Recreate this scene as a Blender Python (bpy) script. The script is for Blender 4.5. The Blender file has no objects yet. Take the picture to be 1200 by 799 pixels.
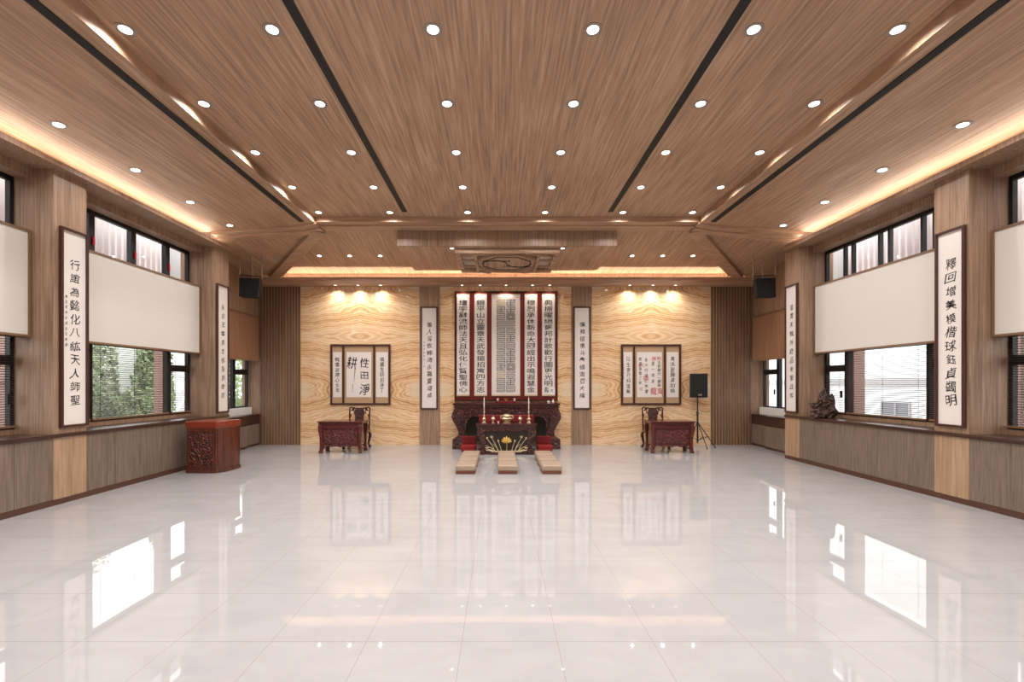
import bpy, math, random
from mathutils import Vector, Matrix
random.seed(7)
S = bpy.context.scene
C = S.collection
PI = math.pi
# ------------------------------------------------------------------ camera, world, exposure
cam_d = bpy.data.cameras.new('camera'); cam = bpy.data.objects.new('camera', cam_d); C.objects.link(cam)
cam.location = (0, 0, 1.7); cam.rotation_euler = (PI / 2, 0, 0)
cam_d.sensor_width = 36; cam_d.lens = 16.0
cam_d.shift_x = 14 / 1200; cam_d.shift_y = 50.5 / 1200
cam_d.clip_end = 300
S.camera = cam
S.view_settings.view_transform = 'Standard'; S.view_settings.look = 'None'
S.view_settings.gamma = 1; S.view_settings.use_curve_mapping = False
S.view_settings.exposure = 0.06
S.cycles.use_denoising = True
S.cycles.sample_clamp_indirect = 6
S.cycles.caustics_reflective = False; S.cycles.caustics_refractive = False
W = bpy.data.worlds.new('world'); S.world = W; W.use_nodes = True
W.node_tree.nodes['Background'].inputs[0].default_value = (0.93, 0.97, 1.0, 1)
W.node_tree.nodes['Background'].inputs[1].default_value = 3.8
SPOT_W, WASH_W, COVE_W, BACK_COVE_W = 66, 36, 4.6, 7.0      # watts: downlight, wall washer, cove per metre
WARM = (1.0, 0.85, 0.71); NEUT = (1.0, 0.975, 0.955)

# ------------------------------------------------------------------ mesh builder
class MB:
    def __init__(s): s.v = []; s.f = []
    def add(s, vs, fs):
        b = len(s.v); s.v += [tuple(v) for v in vs]; s.f += [tuple(b + i for i in f) for f in fs]; return s
    def box(s, x0, x1, y0, y1, z0, z1):
        vs = [(x, y, z) for z in (z0, z1) for y in (y0, y1) for x in (x0, x1)]
        return s.add(vs, [(0, 2, 3, 1), (4, 5, 7, 6), (0, 1, 5, 4), (2, 6, 7, 3), (0, 4, 6, 2), (1, 3, 7, 5)])
    def prism(s, pts, a0, a1, axis='z'):
        n = len(pts)
        def P(p, a):
            if axis == 'z': return (p[0], p[1], a)
            if axis == 'y': return (p[0], a, p[1])
            return (a, p[0], p[1])
        vs = [P(p, a0) for p in pts] + [P(p, a1) for p in pts]
        fs = [tuple(range(n - 1, -1, -1)), tuple(range(n, 2 * n))] + [(i, (i + 1) % n, n + (i + 1) % n, n + i) for i in range(n)]
        return s.add(vs, fs)
    def beam(s, p, q, w, t):            # rectangular bar from p to q, w across (horizontal), t tall
        p, q = Vector(p), Vector(q); d = (q - p).normalized()
        up = Vector((0, 0, 1)) if abs(d.z) < .95 else Vector((0, 1, 0))
        r = d.cross(up).normalized(); u = r.cross(d)
        vs = [e + r * (a * w / 2) + u * (b * t / 2) for e in (p, q) for a, b in ((-1, -1), (1, -1), (1, 1), (-1, 1))]
        return s.add(vs, [(0, 1, 2, 3), (7, 6, 5, 4), (0, 4, 5, 1), (1, 5, 6, 2), (2, 6, 7, 3), (3, 7, 4, 0)])
    def tube(s, path, r, n=8):
        path = [Vector(p) for p in path]; rs = r if isinstance(r, (list, tuple)) else [r] * len(path)
        rings = []
        ref = None
        for i, p in enumerate(path):
            d = (path[min(i + 1, len(path) - 1)] - path[max(i - 1, 0)]).normalized()
            if ref is None: ref = Vector((0, 0, 1)) if abs(d.z) < .9 else Vector((1, 0, 0))
            a = d.cross(ref).normalized(); b = a.cross(d).normalized(); ref = b
            rings.append([p + (a * math.cos(t) + b * math.sin(t)) * rs[i] for t in [2 * PI * k / n for k in range(n)]])
        vs = [v for ring in rings for v in ring]
        fs = [(i * n + k, i * n + (k + 1) % n, (i + 1) * n + (k + 1) % n, (i + 1) * n + k) for i in range(len(path) - 1) for k in range(n)]
        fs += [tuple(range(n - 1, -1, -1)), tuple((len(path) - 1) * n + k for k in range(n))]
        return s.add(vs, fs)
    def lathe(s, prof, c=(0, 0, 0), n=20, cap=True):
        vs = [(c[0] + r * math.cos(2 * PI * k / n), c[1] + r * math.sin(2 * PI * k / n), c[2] + z) for r, z in prof for k in range(n)]
        fs = [(i * n + k, i * n + (k + 1) % n, (i + 1) * n + (k + 1) % n, (i + 1) * n + k) for i in range(len(prof) - 1) for k in range(n)]
        if cap: fs += [tuple(range(n - 1, -1, -1)), tuple((len(prof) - 1) * n + k for k in range(n))]
        return s.add(vs, fs)
    def ell(s, c, r, n=12, m=7, jit=0):
        prof = [(math.sin(PI * i / m), -math.cos(PI * i / m)) for i in range(m + 1)]
        vs = []
        for a, b in prof:
            for k in range(n):
                j = 1 + random.uniform(-jit, jit)
                vs.append((c[0] + r[0] * max(a, .02) * math.cos(2 * PI * k / n) * j, c[1] + r[1] * max(a, .02) * math.sin(2 * PI * k / n) * j, c[2] + r[2] * b * j))
        fs = [(i * n + k, i * n + (k + 1) % n, (i + 1) * n + (k + 1) % n, (i + 1) * n + k) for i in range(m) for k in range(n)]
        return s.add(vs, fs)
    def post(s, prof, x, y, dx, dy):     # square-section post; prof rows (z, offset along (dx,dy), half width)
        vs = []
        for z, o, h in prof:
            cx, cy = x + dx * o, y + dy * o
            vs += [(cx - h, cy - h, z), (cx + h, cy - h, z), (cx + h, cy + h, z), (cx - h, cy + h, z)]
        m = len(prof)
        fs = [(i * 4 + k, i * 4 + (k + 1) % 4, (i + 1) * 4 + (k + 1) % 4, (i + 1) * 4 + k) for i in range(m - 1) for k in range(4)]
        fs += [(3, 2, 1, 0), tuple((m - 1) * 4 + k for k in range(4))]
        return s.add(vs, fs)
    def flat(s):
        s.v = [(x, y, max(0, z)) for x, y, z in s.v]; return s
    def build(s, name, mat, parent=None, loc=(0, 0, 0), bevel=0, smooth=False, kind=None, seg=2):
        me = bpy.data.meshes.new(name); me.from_pydata(s.v, [], s.f); me.materials.append(mat)
        if smooth:
            me.polygons.foreach_set('use_smooth', [True] * len(me.polygons))
            me.set_sharp_from_angle(angle=math.radians(40))
        o = bpy.data.objects.new(name, me); C.objects.link(o); o.location = loc
        if parent: o.parent = parent
        if bevel:
            b = o.modifiers.new('bevel', 'BEVEL'); b.width = bevel; b.segments = seg; b.limit_method = 'ANGLE'
        if kind: o['kind'] = kind
        return o

def tag(o, label, cat, group=None, kind=None):
    o['label'] = label; o['category'] = cat
    if group: o['group'] = group
    if kind: o['kind'] = kind
    return o
def thing(name, label, cat, loc=(0, 0, 0), rotz=0, group=None):
    o = bpy.data.objects.new(name, None); C.objects.link(o); o.empty_display_size = .1
    o.location = loc; o.rotation_euler = (0, 0, rotz)
    return tag(o, label, cat, group)
def copy_tree(o, parent=None):
    c = o.copy(); C.objects.link(c)
    if parent: c.parent = parent
    for ch in list(o.children): copy_tree(ch, c)
    return c
def struct(mb, name, mat, **k): return mb.build(name, mat, kind='structure', **k)

# ------------------------------------------------------------------ materials
def srgb(r, g, b):
    f = lambda c: (c / 255 / 12.92) if c / 255 <= .04045 else ((c / 255 + .055) / 1.055) ** 2.4
    return (f(r), f(g), f(b), 1)
def base(name):
    m = bpy.data.materials.new(name); m.use_nodes = True
    return m, m.node_tree.nodes, m.node_tree.links, m.node_tree.nodes['Principled BSDF']
def plain(name, col, rough=.5, metal=0, bump=None, coat=0, emit=None):
    m, N, L, P = base(name)
    P.inputs['Base Color'].default_value = col; P.inputs['Roughness'].default_value = rough; P.inputs['Metallic'].default_value = metal
    P.inputs['Coat Weight'].default_value = coat; P.inputs['Coat Roughness'].default_value = .1
    if emit:
        P.inputs['Emission Color'].default_value = emit[0]; P.inputs['Emission Strength'].default_value = emit[1]
    if bump:
        t = N.new('ShaderNodeTexCoord'); n = N.new('ShaderNodeTexNoise'); n.inputs['Scale'].default_value = bump[0]; n.inputs['Detail'].default_value = 6
        b = N.new('ShaderNodeBump'); b.inputs['Strength'].default_value = bump[1]; b.inputs['Distance'].default_value = .02
        L.new(t.outputs['Object'], n.inputs['Vector']); L.new(n.outputs['Fac'], b.inputs['Height']); L.new(b.outputs['Normal'], P.inputs['Normal'])
        r = N.new('ShaderNodeValToRGB'); r.color_ramp.elements[0].color = tuple(c * .8 for c in col[:3]) + (1,); r.color_ramp.elements[1].color = tuple(min(1, c * 1.15) for c in col[:3]) + (1,)
        L.new(n.outputs['Fac'], r.inputs['Fac']); L.new(r.outputs['Color'], P.inputs['Base Color'])
    return m
def wood(name, dark, mid, light, axis, rough=.45, freq=28, stretch=.035, coat=0.0, flat=False):
    """veneer with fine streaks along one world axis"""
    m, N, L, P = base(name)
    g = N.new('ShaderNodeNewGeometry'); mp = N.new('ShaderNodeMapping')
    sc = [freq, freq, freq]; sc['xyz'.index(axis)] = freq * stretch
    if flat: sc[2] = 0
    mp.inputs['Scale'].default_value = sc
    L.new(g.outputs['Position'], mp.inputs['Vector'])
    n = N.new('ShaderNodeTexNoise'); n.inputs['Scale'].default_value = 1; n.inputs['Detail'].default_value = 5; n.inputs['Roughness'].default_value = .65; n.inputs['Distortion'].default_value = .3
    L.new(mp.outputs['Vector'], n.inputs['Vector'])
    mp2 = N.new('ShaderNodeMapping'); sc2 = [1.1] * 3; sc2['xyz'.index(axis)] = .25; mp2.inputs['Scale'].default_value = sc2
    L.new(g.outputs['Position'], mp2.inputs['Vector'])
    n2 = N.new('ShaderNodeTexNoise'); n2.inputs['Scale'].default_value = 2.2; n2.inputs['Detail'].default_value = 2
    L.new(mp2.outputs['Vector'], n2.inputs['Vector'])
    ad = N.new('ShaderNodeMath'); ad.operation = 'MULTIPLY_ADD'; ad.inputs[1].default_value = .22; 
    L.new(n2.outputs['Fac'], ad.inputs[0]); L.new(n.outputs['Fac'], ad.inputs[2])
    r = N.new('ShaderNodeValToRGB'); e = r.color_ramp.elements
    e[0].position = .40; e[0].color = dark; e[1].position = .82; e[1].color = light
    k = e.new(.60); k.color = mid
    L.new(ad.outputs[0], r.inputs['Fac']); L.new(r.outputs['Color'], P.inputs['Base Color'])
    P.inputs['Roughness'].default_value = rough; P.inputs['Coat Weight'].default_value = coat
    return m
def carved(name, dark, light, scale=16, strength=.9, rough=.3):
    m, N, L, P = base(name)
    t = N.new('ShaderNodeTexCoord')
    n0 = N.new('ShaderNodeTexNoise'); n0.inputs['Scale'].default_value = scale * .4; n0.inputs['Detail'].default_value = 2
    L.new(t.outputs['Object'], n0.inputs['Vector'])
    mx = N.new('ShaderNodeVectorMath'); mx.operation = 'MULTIPLY_ADD'; mx.inputs[1].default_value = (.08, .08, .08)
    L.new(n0.outputs['Color'], mx.inputs[0]); L.new(t.outputs['Object'], mx.inputs[2])
    v = N.new('ShaderNodeTexVoronoi'); v.feature = 'SMOOTH_F1'; v.inputs['Scale'].default_value = scale
    L.new(mx.outputs[0], v.inputs['Vector'])
    s = N.new('ShaderNodeMath'); s.operation = 'SINE'; mu = N.new('ShaderNodeMath'); mu.operation = 'MULTIPLY'; mu.inputs[1].default_value = 14
    L.new(v.outputs['Distance'], mu.inputs[0]); L.new(mu.outputs[0], s.inputs[0])
    b = N.new('ShaderNodeBump'); b.inputs['Strength'].default_value = strength; b.inputs['Distance'].default_value = .02
    L.new(s.outputs[0], b.inputs['Height']); L.new(b.outputs['Normal'], P.inputs['Normal'])
    r = N.new('ShaderNodeValToRGB'); r.color_ramp.elements[0].color = dark; r.color_ramp.elements[1].color = light
    mr = N.new('ShaderNodeMapRange'); mr.inputs[1].default_value = -1; mr.inputs[2].default_value = 1
    L.new(s.outputs[0], mr.inputs[0]); L.new(mr.outputs[0], r.inputs['Fac']); L.new(r.outputs['Color'], P.inputs['Base Color'])  # colour follows the relief: shade painted into hollows, highlights onto ridges
    P.inputs['Roughness'].default_value = rough
    return m
def math_node(N, L, op, a, b=None, c=None):
    n = N.new('ShaderNodeMath'); n.operation = op
    for i, x in enumerate((a, b, c)):
        if x is None: continue
        if isinstance(x, (int, float)): n.inputs[i].default_value = x
        else: L.new(x, n.inputs[i])
    return n.outputs[0]

M = {}
cd, cm, cl = srgb(136, 104, 80), srgb(176, 141, 112), srgb(204, 170, 142)
M['ceil'] = wood('ceiling veneer', cd, cm, cl, 'y', .5, 30, .03)
M['slope'] = wood('sloping ceiling veneer', cd, cm, cl, 'y', .5, 30, .03, 0, True)
M['ceilx'] = wood('beam veneer', cd, cm, cl, 'x', .5, 30, .03)
M['wall'] = wood('wall veneer', srgb(116, 92, 73), srgb(152, 122, 98), srgb(180, 149, 124), 'z', .45, 34, .03)
M['door'] = wood('cabinet veneer', srgb(98, 83, 71), srgb(118, 101, 87), srgb(138, 120, 104), 'z', .5, 40, .05)
M['light'] = wood('pale veneer', srgb(140, 108, 82), srgb(168, 136, 106), srgb(190, 158, 128), 'z', .45, 30, .03)
M['alcove'] = wood('alcove shade veneer', srgb(124, 88, 64), srgb(146, 106, 78), srgb(162, 122, 93), 'z', .45, 34, .03)
M['topw'] = wood('worktop veneer', srgb(52, 34, 27), srgb(66, 44, 35), srgb(82, 56, 44), 'y', .3, 30, .03)
M['plinth'] = plain('plinth brown', srgb(84, 54, 42), .4)
M['slat'] = wood('slat veneer', srgb(84, 64, 52), srgb(108, 84, 68), srgb(130, 103, 85), 'z', .5, 34, .03)
M['slatback'] = plain('slat gap backing', srgb(222, 176, 120), .5)
M['frame'] = plain('scroll frame brown', srgb(70, 38, 30), .35)
M['screenframe'] = plain('shade frame wood', srgb(128, 98, 74), .4)
M['paper'] = plain('scroll paper', srgb(228, 219, 212), .8)
M['paperwarm'] = plain('silk mount', srgb(184, 150, 116), .8)
M['gold'] = plain('gold edging', srgb(206, 164, 84), .35, .6)
M['ink'] = plain('black ink', srgb(28, 24, 24), .7)
M['inkgrey'] = plain('grey seal ink', srgb(58, 54, 54), .7)
M['inkgold'] = plain('gold seal ink', srgb(176, 146, 92), .5)
M['inkred'] = plain('red ink', srgb(190, 58, 50), .7)
M['shade'] = plain('cream shade fabric', srgb(216, 210, 202), .85)
M['black'] = plain('black metal', srgb(18, 19, 24), .4)
M['slot'] = plain('black slot', srgb(14, 13, 13), .6)
M['blind'] = plain('dark blind slat', srgb(58, 46, 42), .5)
M['white'] = plain('white enamel', srgb(232, 228, 224), .4)
M['ring'] = plain('downlight ring', srgb(150, 134, 122), .35)
M['lens'] = plain('downlight lens', (1, 1, 1, 1), .5, emit=((1, .97, .93, 1), 5))
M['led'] = plain('led strip', (1, 1, 1, 1), .5, emit=((1, .86, .7, 1), 3))
M['rose'] = wood('rosewood', srgb(62, 22, 20), srgb(86, 32, 28), srgb(106, 42, 36), 'x', .25, 24, .06, .3)
M['rosecarve'] = carved('carved rosewood', srgb(66, 24, 22), srgb(108, 42, 36), 20, .6, .28)
M['ebony'] = wood('altar rosewood', srgb(44, 17, 16), srgb(62, 26, 24), srgb(80, 36, 33), 'x', .22, 24, .06, .4)
M['ebonycarve'] = carved('carved altar rosewood', srgb(44, 20, 19), srgb(116, 64, 58), 26, 1.0, .3)  # lighter end of the ramp paints highlights on the carving
M['board'] = plain('maroon lacquer board', srgb(110, 24, 20), .3, coat=.3)
M['lectern'] = wood('lectern mahogany', srgb(62, 28, 17), srgb(82, 37, 23), srgb(102, 50, 31), 'z', .25, 20, .05, .4)
M['lecterncarve'] = carved('carved mahogany', srgb(58, 24, 16), srgb(100, 42, 27), 17, .7, .3)
M['lecterntop'] = plain('lectern red top', srgb(128, 46, 24), .3, coat=.3)
M['red'] = plain('red cloth', srgb(112, 16, 20), .85)
M['redbright'] = plain('bright red cloth', srgb(140, 20, 22), .8)
M['tan'] = plain('tan vinyl', srgb(162, 140, 120), .45, bump=(30, .12))
M['tanbase'] = plain('kneeler wood base', srgb(108, 62, 42), .4)
M['brass'] = plain('pale brass', srgb(214, 196, 160), .28, .75)
M['ceramic'] = plain('white ceramic', srgb(232, 226, 214), .25)
M['goldpaint'] = plain('gold relief', srgb(214, 178, 92), .4, .5)
M['goldpale'] = plain('pale gold relief', srgb(198, 178, 138), .45, .35)
M['root'] = carved('root carving', srgb(44, 30, 24), srgb(98, 68, 54), 14, 1.0, .45)
M['speaker'] = plain('speaker black', srgb(17, 17, 19), .55)
M['grille'] = plain('speaker grille', srgb(12, 12, 14), .7, bump=(160, .4))
M['steel'] = plain('steel rod', srgb(176, 166, 156), .35, .6)
M['pinkbrick'] = plain('pink render', srgb(206, 172, 160), .85)
M['louver'] = plain('white louver', srgb(246, 238, 238), .6)
M['extwhite'] = plain('white building', srgb(244, 243, 240), .8)
M['extgrey'] = plain('concrete grey', srgb(176, 172, 170), .8)
M['ground'] = plain('outside paving', srgb(150, 146, 140), .9)
M['redlatch'] = plain('red latch', srgb(190, 20, 40), .4)
M['leaf1'] = plain('leaf green', srgb(148, 164, 122), .6)
M['leaf2'] = plain('pale leaf green', srgb(192, 200, 170), .6)
M['bark'] = plain('bark', srgb(96, 80, 66), .9)

def floor_mat():
    m, N, L, P = base('polished tile')
    g = N.new('ShaderNodeNewGeometry'); sx = N.new('ShaderNodeSeparateXYZ'); L.new(g.outputs['Position'], sx.inputs[0])
    def line(out, per, off, w):
        a = math_node(N, L, 'SUBTRACT', out, off); a = math_node(N, L, 'PINGPONG', a, per / 2)
        return math_node(N, L, 'LESS_THAN', a, w)
    j = math_node(N, L, 'MAXIMUM', line(sx.outputs[0], .63, .378, .0022), line(sx.outputs[1], .686, 4.377, .0035))
    n = N.new('ShaderNodeTexNoise'); n.inputs['Scale'].default_value = 1.3; n.inputs['Detail'].default_value = 9; n.inputs['Distortion'].default_value = 1.2
    mp = N.new('ShaderNodeMapping'); mp.inputs['Scale'].default_value = (1, 2.2, 1); mp.inputs['Rotation'].default_value = (0, 0, .5)
    L.new(g.outputs['Position'], mp.inputs[0]); L.new(mp.outputs[0], n.inputs['Vector'])
    r = N.new('ShaderNodeValToRGB'); r.color_ramp.elements[0].position = .3; r.color_ramp.elements[0].color = srgb(162, 160, 160)
    r.color_ramp.elements[1].position = .7; r.color_ramp.elements[1].color = srgb(170, 168, 168)
    L.new(n.outputs['Fac'], r.inputs['Fac'])
    mx = N.new('ShaderNodeMix'); mx.data_type = 'RGBA'; mx.inputs[7].default_value = srgb(148, 144, 142)
    L.new(j, mx.inputs[0]); L.new(r.outputs['Color'], mx.inputs[6]); L.new(mx.outputs[2], P.inputs['Base Color'])
    P.inputs['Roughness'].default_value = .015; P.inputs['IOR'].default_value = 1.4
    n3 = N.new('ShaderNodeTexNoise'); n3.inputs['Scale'].default_value = 1.6; n3.inputs['Detail'].default_value = 1
    b = N.new('ShaderNodeBump'); b.inputs['Strength'].default_value = .025; b.inputs['Distance'].default_value = .02
    L.new(g.outputs['Position'], n3.inputs['Vector']); L.new(n3.outputs['Fac'], b.inputs['Height']); L.new(b.outputs['Normal'], P.inputs['Normal'])
    return m
M['floor'] = floor_mat()

def onyx(name, xc, half):
    """book-matched honey onyx: mirrored about the panel's middle and every slab height"""
    m, N, L, P = base(name)
    g = N.new('ShaderNodeNewGeometry'); sx = N.new('ShaderNodeSeparateXYZ'); L.new(g.outputs['Position'], sx.inputs[0])
    x = math_node(N, L, 'SUBTRACT', sx.outputs[0], xc); x = math_node(N, L, 'ABSOLUTE', x); u = math_node(N, L, 'SUBTRACT', half, x)
    z = math_node(N, L, 'SUBTRACT', sx.outputs[2], 1.54); v = math_node(N, L, 'PINGPONG', z, 1.5)
    cb = N.new('ShaderNodeCombineXYZ'); L.new(u, cb.inputs[0]); L.new(v, cb.inputs[2])
    mp = N.new('ShaderNodeMapping'); mp.inputs['Scale'].default_value = (.55, 1, 1.2); L.new(cb.outputs[0], mp.inputs[0])
    n = N.new('ShaderNodeTexNoise'); n.inputs['Scale'].default_value = 1.6; n.inputs['Detail'].default_value = 3; n.inputs['Roughness'].default_value = .5
    L.new(mp.outputs[0], n.inputs['Vector'])
    nf = N.new('ShaderNodeTexNoise'); nf.inputs['Scale'].default_value = 9; nf.inputs['Detail'].default_value = 5
    L.new(mp.outputs[0], nf.inputs['Vector'])
    # field: distance to a knot at the panel edge on the seam, flattening into wavy beds
    du = math_node(N, L, 'SUBTRACT', u, .16); d2 = math_node(N, L, 'MULTIPLY', math_node(N, L, 'MULTIPLY', du, du), .22)
    v0 = math_node(N, L, 'SUBTRACT', v, .12)
    f = math_node(N, L, 'SQRT', math_node(N, L, 'ADD', d2, math_node(N, L, 'MULTIPLY', v0, v0)))
    f = math_node(N, L, 'ADD', f, math_node(N, L, 'MULTIPLY', n.outputs['Fac'], .42))
    f = math_node(N, L, 'ADD', f, math_node(N, L, 'MULTIPLY', nf.outputs['Fac'], .035))
    s1 = math_node(N, L, 'SINE', math_node(N, L, 'MULTIPLY', f, 34)); s2 = math_node(N, L, 'SINE', math_node(N, L, 'MULTIPLY', f, 96))
    s3 = math_node(N, L, 'SINE', math_node(N, L, 'MULTIPLY', f, 9))
    t = math_node(N, L, 'ADD', math_node(N, L, 'MULTIPLY', s1, .10), math_node(N, L, 'MULTIPLY', s2, .17))
    t = math_node(N, L, 'ADD', t, math_node(N, L, 'MULTIPLY', s3, .12))
    t = math_node(N, L, 'ADD', t, math_node(N, L, 'MULTIPLY', nf.outputs['Fac'], .5)); t = math_node(N, L, 'ADD', t, .25)
    r = N.new('ShaderNodeValToRGB'); e = r.color_ramp.elements
    e[0].position = .05; e[0].color = srgb(176, 126, 84); e[1].position = .95; e[1].color = srgb(240, 216, 186)
    k = e.new(.3); k.color = srgb(212, 166, 120); k = e.new(.55); k.color = srgb(230, 194, 150)
    L.new(t, r.inputs['Fac'])
    # white-grey knot patches
    kn = math_node(N, L, 'ADD', math_node(N, L, 'MULTIPLY', math_node(N, L, 'MULTIPLY', u, u), 6), math_node(N, L, 'MULTIPLY', math_node(N, L, 'MULTIPLY', v, v), 9))
    kn = math_node(N, L, 'ADD', kn, math_node(N, L, 'MULTIPLY', nf.outputs['Fac'], 1.2)); kn = math_node(N, L, 'SUBTRACT', 1.6, kn)
    c = N.new('ShaderNodeClamp'); L.new(kn, c.inputs[0])
    mx = N.new('ShaderNodeMix'); mx.data_type = 'RGBA'; mx.inputs[7].default_value = srgb(222, 206, 180)
    L.new(math_node(N, L, 'MULTIPLY', c.outputs[0], .75), mx.inputs[0]); L.new(r.outputs['Color'], mx.inputs[6]); L.new(mx.outputs[2], P.inputs['Base Color'])
    P.inputs['Roughness'].default_value = .045
    return m
def glass_mat():
    m, N, L, P = base('window glass')
    N.remove(P); t = N.new('ShaderNodeBsdfTransparent'); g = N.new('ShaderNodeBsdfGlossy'); g.inputs['Roughness'].default_value = .01
    f = N.new('ShaderNodeFresnel'); f.inputs['IOR'].default_value = 1.45; mx = N.new('ShaderNodeMixShader')
    ge = N.new('ShaderNodeNewGeometry')
    L.new(math_node(N, L, 'MULTIPLY', f.outputs[0], math_node(N, L, 'SUBTRACT', 1, ge.outputs['Backfacing'])), mx.inputs[0]); L.new(t.outputs[0], mx.inputs[1]); L.new(g.outputs[0], mx.inputs[2])
    L.new(mx.outputs[0], N['Material Output'].inputs[0]); return m
M['glass'] = glass_mat()

# ------------------------------------------------------------------ room numbers (metres; camera at x = 0)
CX = .156                       # the room's middle line
D = 6.395                       # cabinet / column face from the middle line
YB, YR = 12.76, -2.5            # back wall, rear wall
CZ, CAMZ = 5.27, 1.7
COLS = [(-.84, -.34), (2.76, 3.265), (6.358, 6.864), (9.956, 10.46)]
BAYS = [(-.34, 2.76), (3.265, 6.358), (6.864, 9.956)]
def X(side, d): return CX + side * d
def sbox(mb, side, d0, d1, y0, y1, z0, z1):
    a, b = sorted((X(side, d0), X(side, d1))); return mb.box(a, b, y0, y1, z0, z1)
SIDE = {-1: 'left', 1: 'right'}

# floor and outside ground
struct(MB().box(-7.2, 7.6, YR, YB + .2, -.1, 0), 'floor', M['floor'])
struct(MB().box(-60, -7.2, -20, 60, -.5, -.3).box(7.6, 60, -20, 60, -.5, -.3), 'ground', M['ground'])

# ---- ceiling
BF = 4.1                                       # inner face of the side beams
SL = (5.13 - 4.943) / (6.5 - BF)
def zs(d): return 5.13 - (d - BF) * SL         # sloping side ceilings
BY0, BY1 = 9.70, 10.17                         # the cross beam
struct(MB().box(X(-1, BF), X(1, BF), YR, BY0, CZ, CZ + .15), 'ceiling', M['ceil'])
for s in (-1, 1):
    pts = [(X(s, BF), 5.13), (X(s, 7.2), zs(7.2)), (X(s, 7.2), 5.42), (X(s, BF), 5.42)]
    struct(MB().prism(pts, YR, BY0 + .02, 'y'), 'ceiling', M['slope'])
    # hipped corner beyond the cross beam, down to the side
    def zback(y): return 5.18 - (y - BY1) * .150
    a = Vector((X(s, 4.2), BY1 - .05, 5.16)); b = Vector((X(s, 7.2), BY1 - .05, zs(7.2))); c = Vector((X(s, 7.2), YB, 4.55)); e = Vector((X(s, 6.55), YB, 4.72))
    up = Vector((0, 0, .2))
    struct(MB().add([a, b, c, e, a + up, b + up * 2, c + up * 3, e + up * 3], [(0, 1, 2, 3), (7, 6, 5, 4), (0, 4, 5, 1), (1, 5, 6, 2), (2, 6, 7, 3), (3, 7, 4, 0)]), 'ceiling', M['slope'])
    # hip beam
    h0, h1 = Vector((X(s, 4.16), BY1 - .1, 5.14)), Vector((X(s, 6.42), 12.62, 4.70))
    struct(MB().beam(h0, h1, .28, .18), 'trim_%d' % (5 + (s > 0)), M['ceilx'], bevel=.006)
# back slope, between the hips
bs = [(X(-1, 4.2), BY1 - .1, 5.19), (X(1, 4.2), BY1 - .1, 5.19), (X(1, 6.6), YB, 4.80), (X(-1, 6.6), YB, 4.80)]
struct(MB().add([Vector(p) for p in bs] + [Vector(p) + Vector((0, 0, .25)) for p in bs], [(0, 3, 2, 1), (4, 5, 6, 7), (0, 1, 5, 4), (1, 2, 6, 5), (2, 3, 7, 6), (3, 0, 4, 7)]), 'ceiling', M['slope'])
# cross beam: flat centre length plus two raked ends
struct(MB().box(X(-1, BF + .12), X(1, BF + .12), BY0, BY0 + .22, 5.155, 5.42).box(X(-1, BF + .12), X(1, BF + .12), BY0 + .2, BY1, 5.125, 5.42), 'trim_1', M['ceilx'], bevel=.006)
for s in (-1, 1):
    q = MB()
    for (y0, y1, dz) in ((BY0, BY0 + .24, -.07), (BY0 + .2, BY1, -.10)):
        pts = [(X(s, BF - .02), 5.135 + dz + .05), (X(s, BF + .3), zs(BF + .3) + dz + .02), (X(s, 6.32), zs(6.32) + dz), (X(s, 6.32), 5.4), (X(s, BF - .02), 5.4)]
        q.prism(pts, y0, y1, 'y')
    struct(q, 'trim_%d' % (3 + (s > 0)), M['ceilx'], bevel=.006)
# side coves (soffit with a lip) and the back cove
for s in (-1, 1):
    prof = [(6.25, 4.71), (7.2, 4.71), (7.2, 4.74), (6.29, 4.74), (6.29, 4.785), (6.25, 4.785)]
    struct(MB().prism([(X(s, d), z) for d, z in prof], YR, 10.30, 'y'), 'trim_%d' % (7 + (s > 0)), M['wall'])
prof = [(12.46, 4.425), (12.76, 4.425), (12.76, 4.47), (12.50, 4.47), (12.50, 4.632), (12.46, 4.632)]
struct(MB().prism(prof, X(-1, 6.88), X(1, 6.88), 'x'), 'trim_9', M['ceilx'])
def area(name, loc, rot, sx, sy, watts, col):
    l = bpy.data.lights.new(name, 'AREA'); l.shape = 'RECTANGLE'; l.size = sx; l.size_y = sy; l.energy = watts; l.color = col
    o = bpy.data.objects.new(name, l); C.objects.link(o); o.location = loc; o.rotation_euler = rot; return o
for s in (-1, 1):
    r = thing('led_strip', 'warm LED strip glowing inside the %s-hand ceiling cove' % SIDE[s], 'light strip', (X(s, 6.46), 3.9, 4.742))
    MB().box(-.012, .012, -6.3, 6.3, 0, .01).build('diffuser', M['led'], r)
    a = area('cove_lamp', (0, 0, .018), (PI, -s * .6, 0), .04, 12.5, COVE_W * 12.5, WARM); a.parent = r
r = thing('led_strip', 'warm LED strip glowing inside the cove above the onyx wall', 'light strip', (CX, 12.62, 4.472))
MB().box(-6.4, 6.4, -.012, .012, 0, .01).build('diffuser', M['led'], r)
a = area('cove_lamp', (0, 0, .018), (PI, 0, 0), 12.7, .04, BACK_COVE_W * 12.7, (1, .84, .66)); a.parent = r

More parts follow.
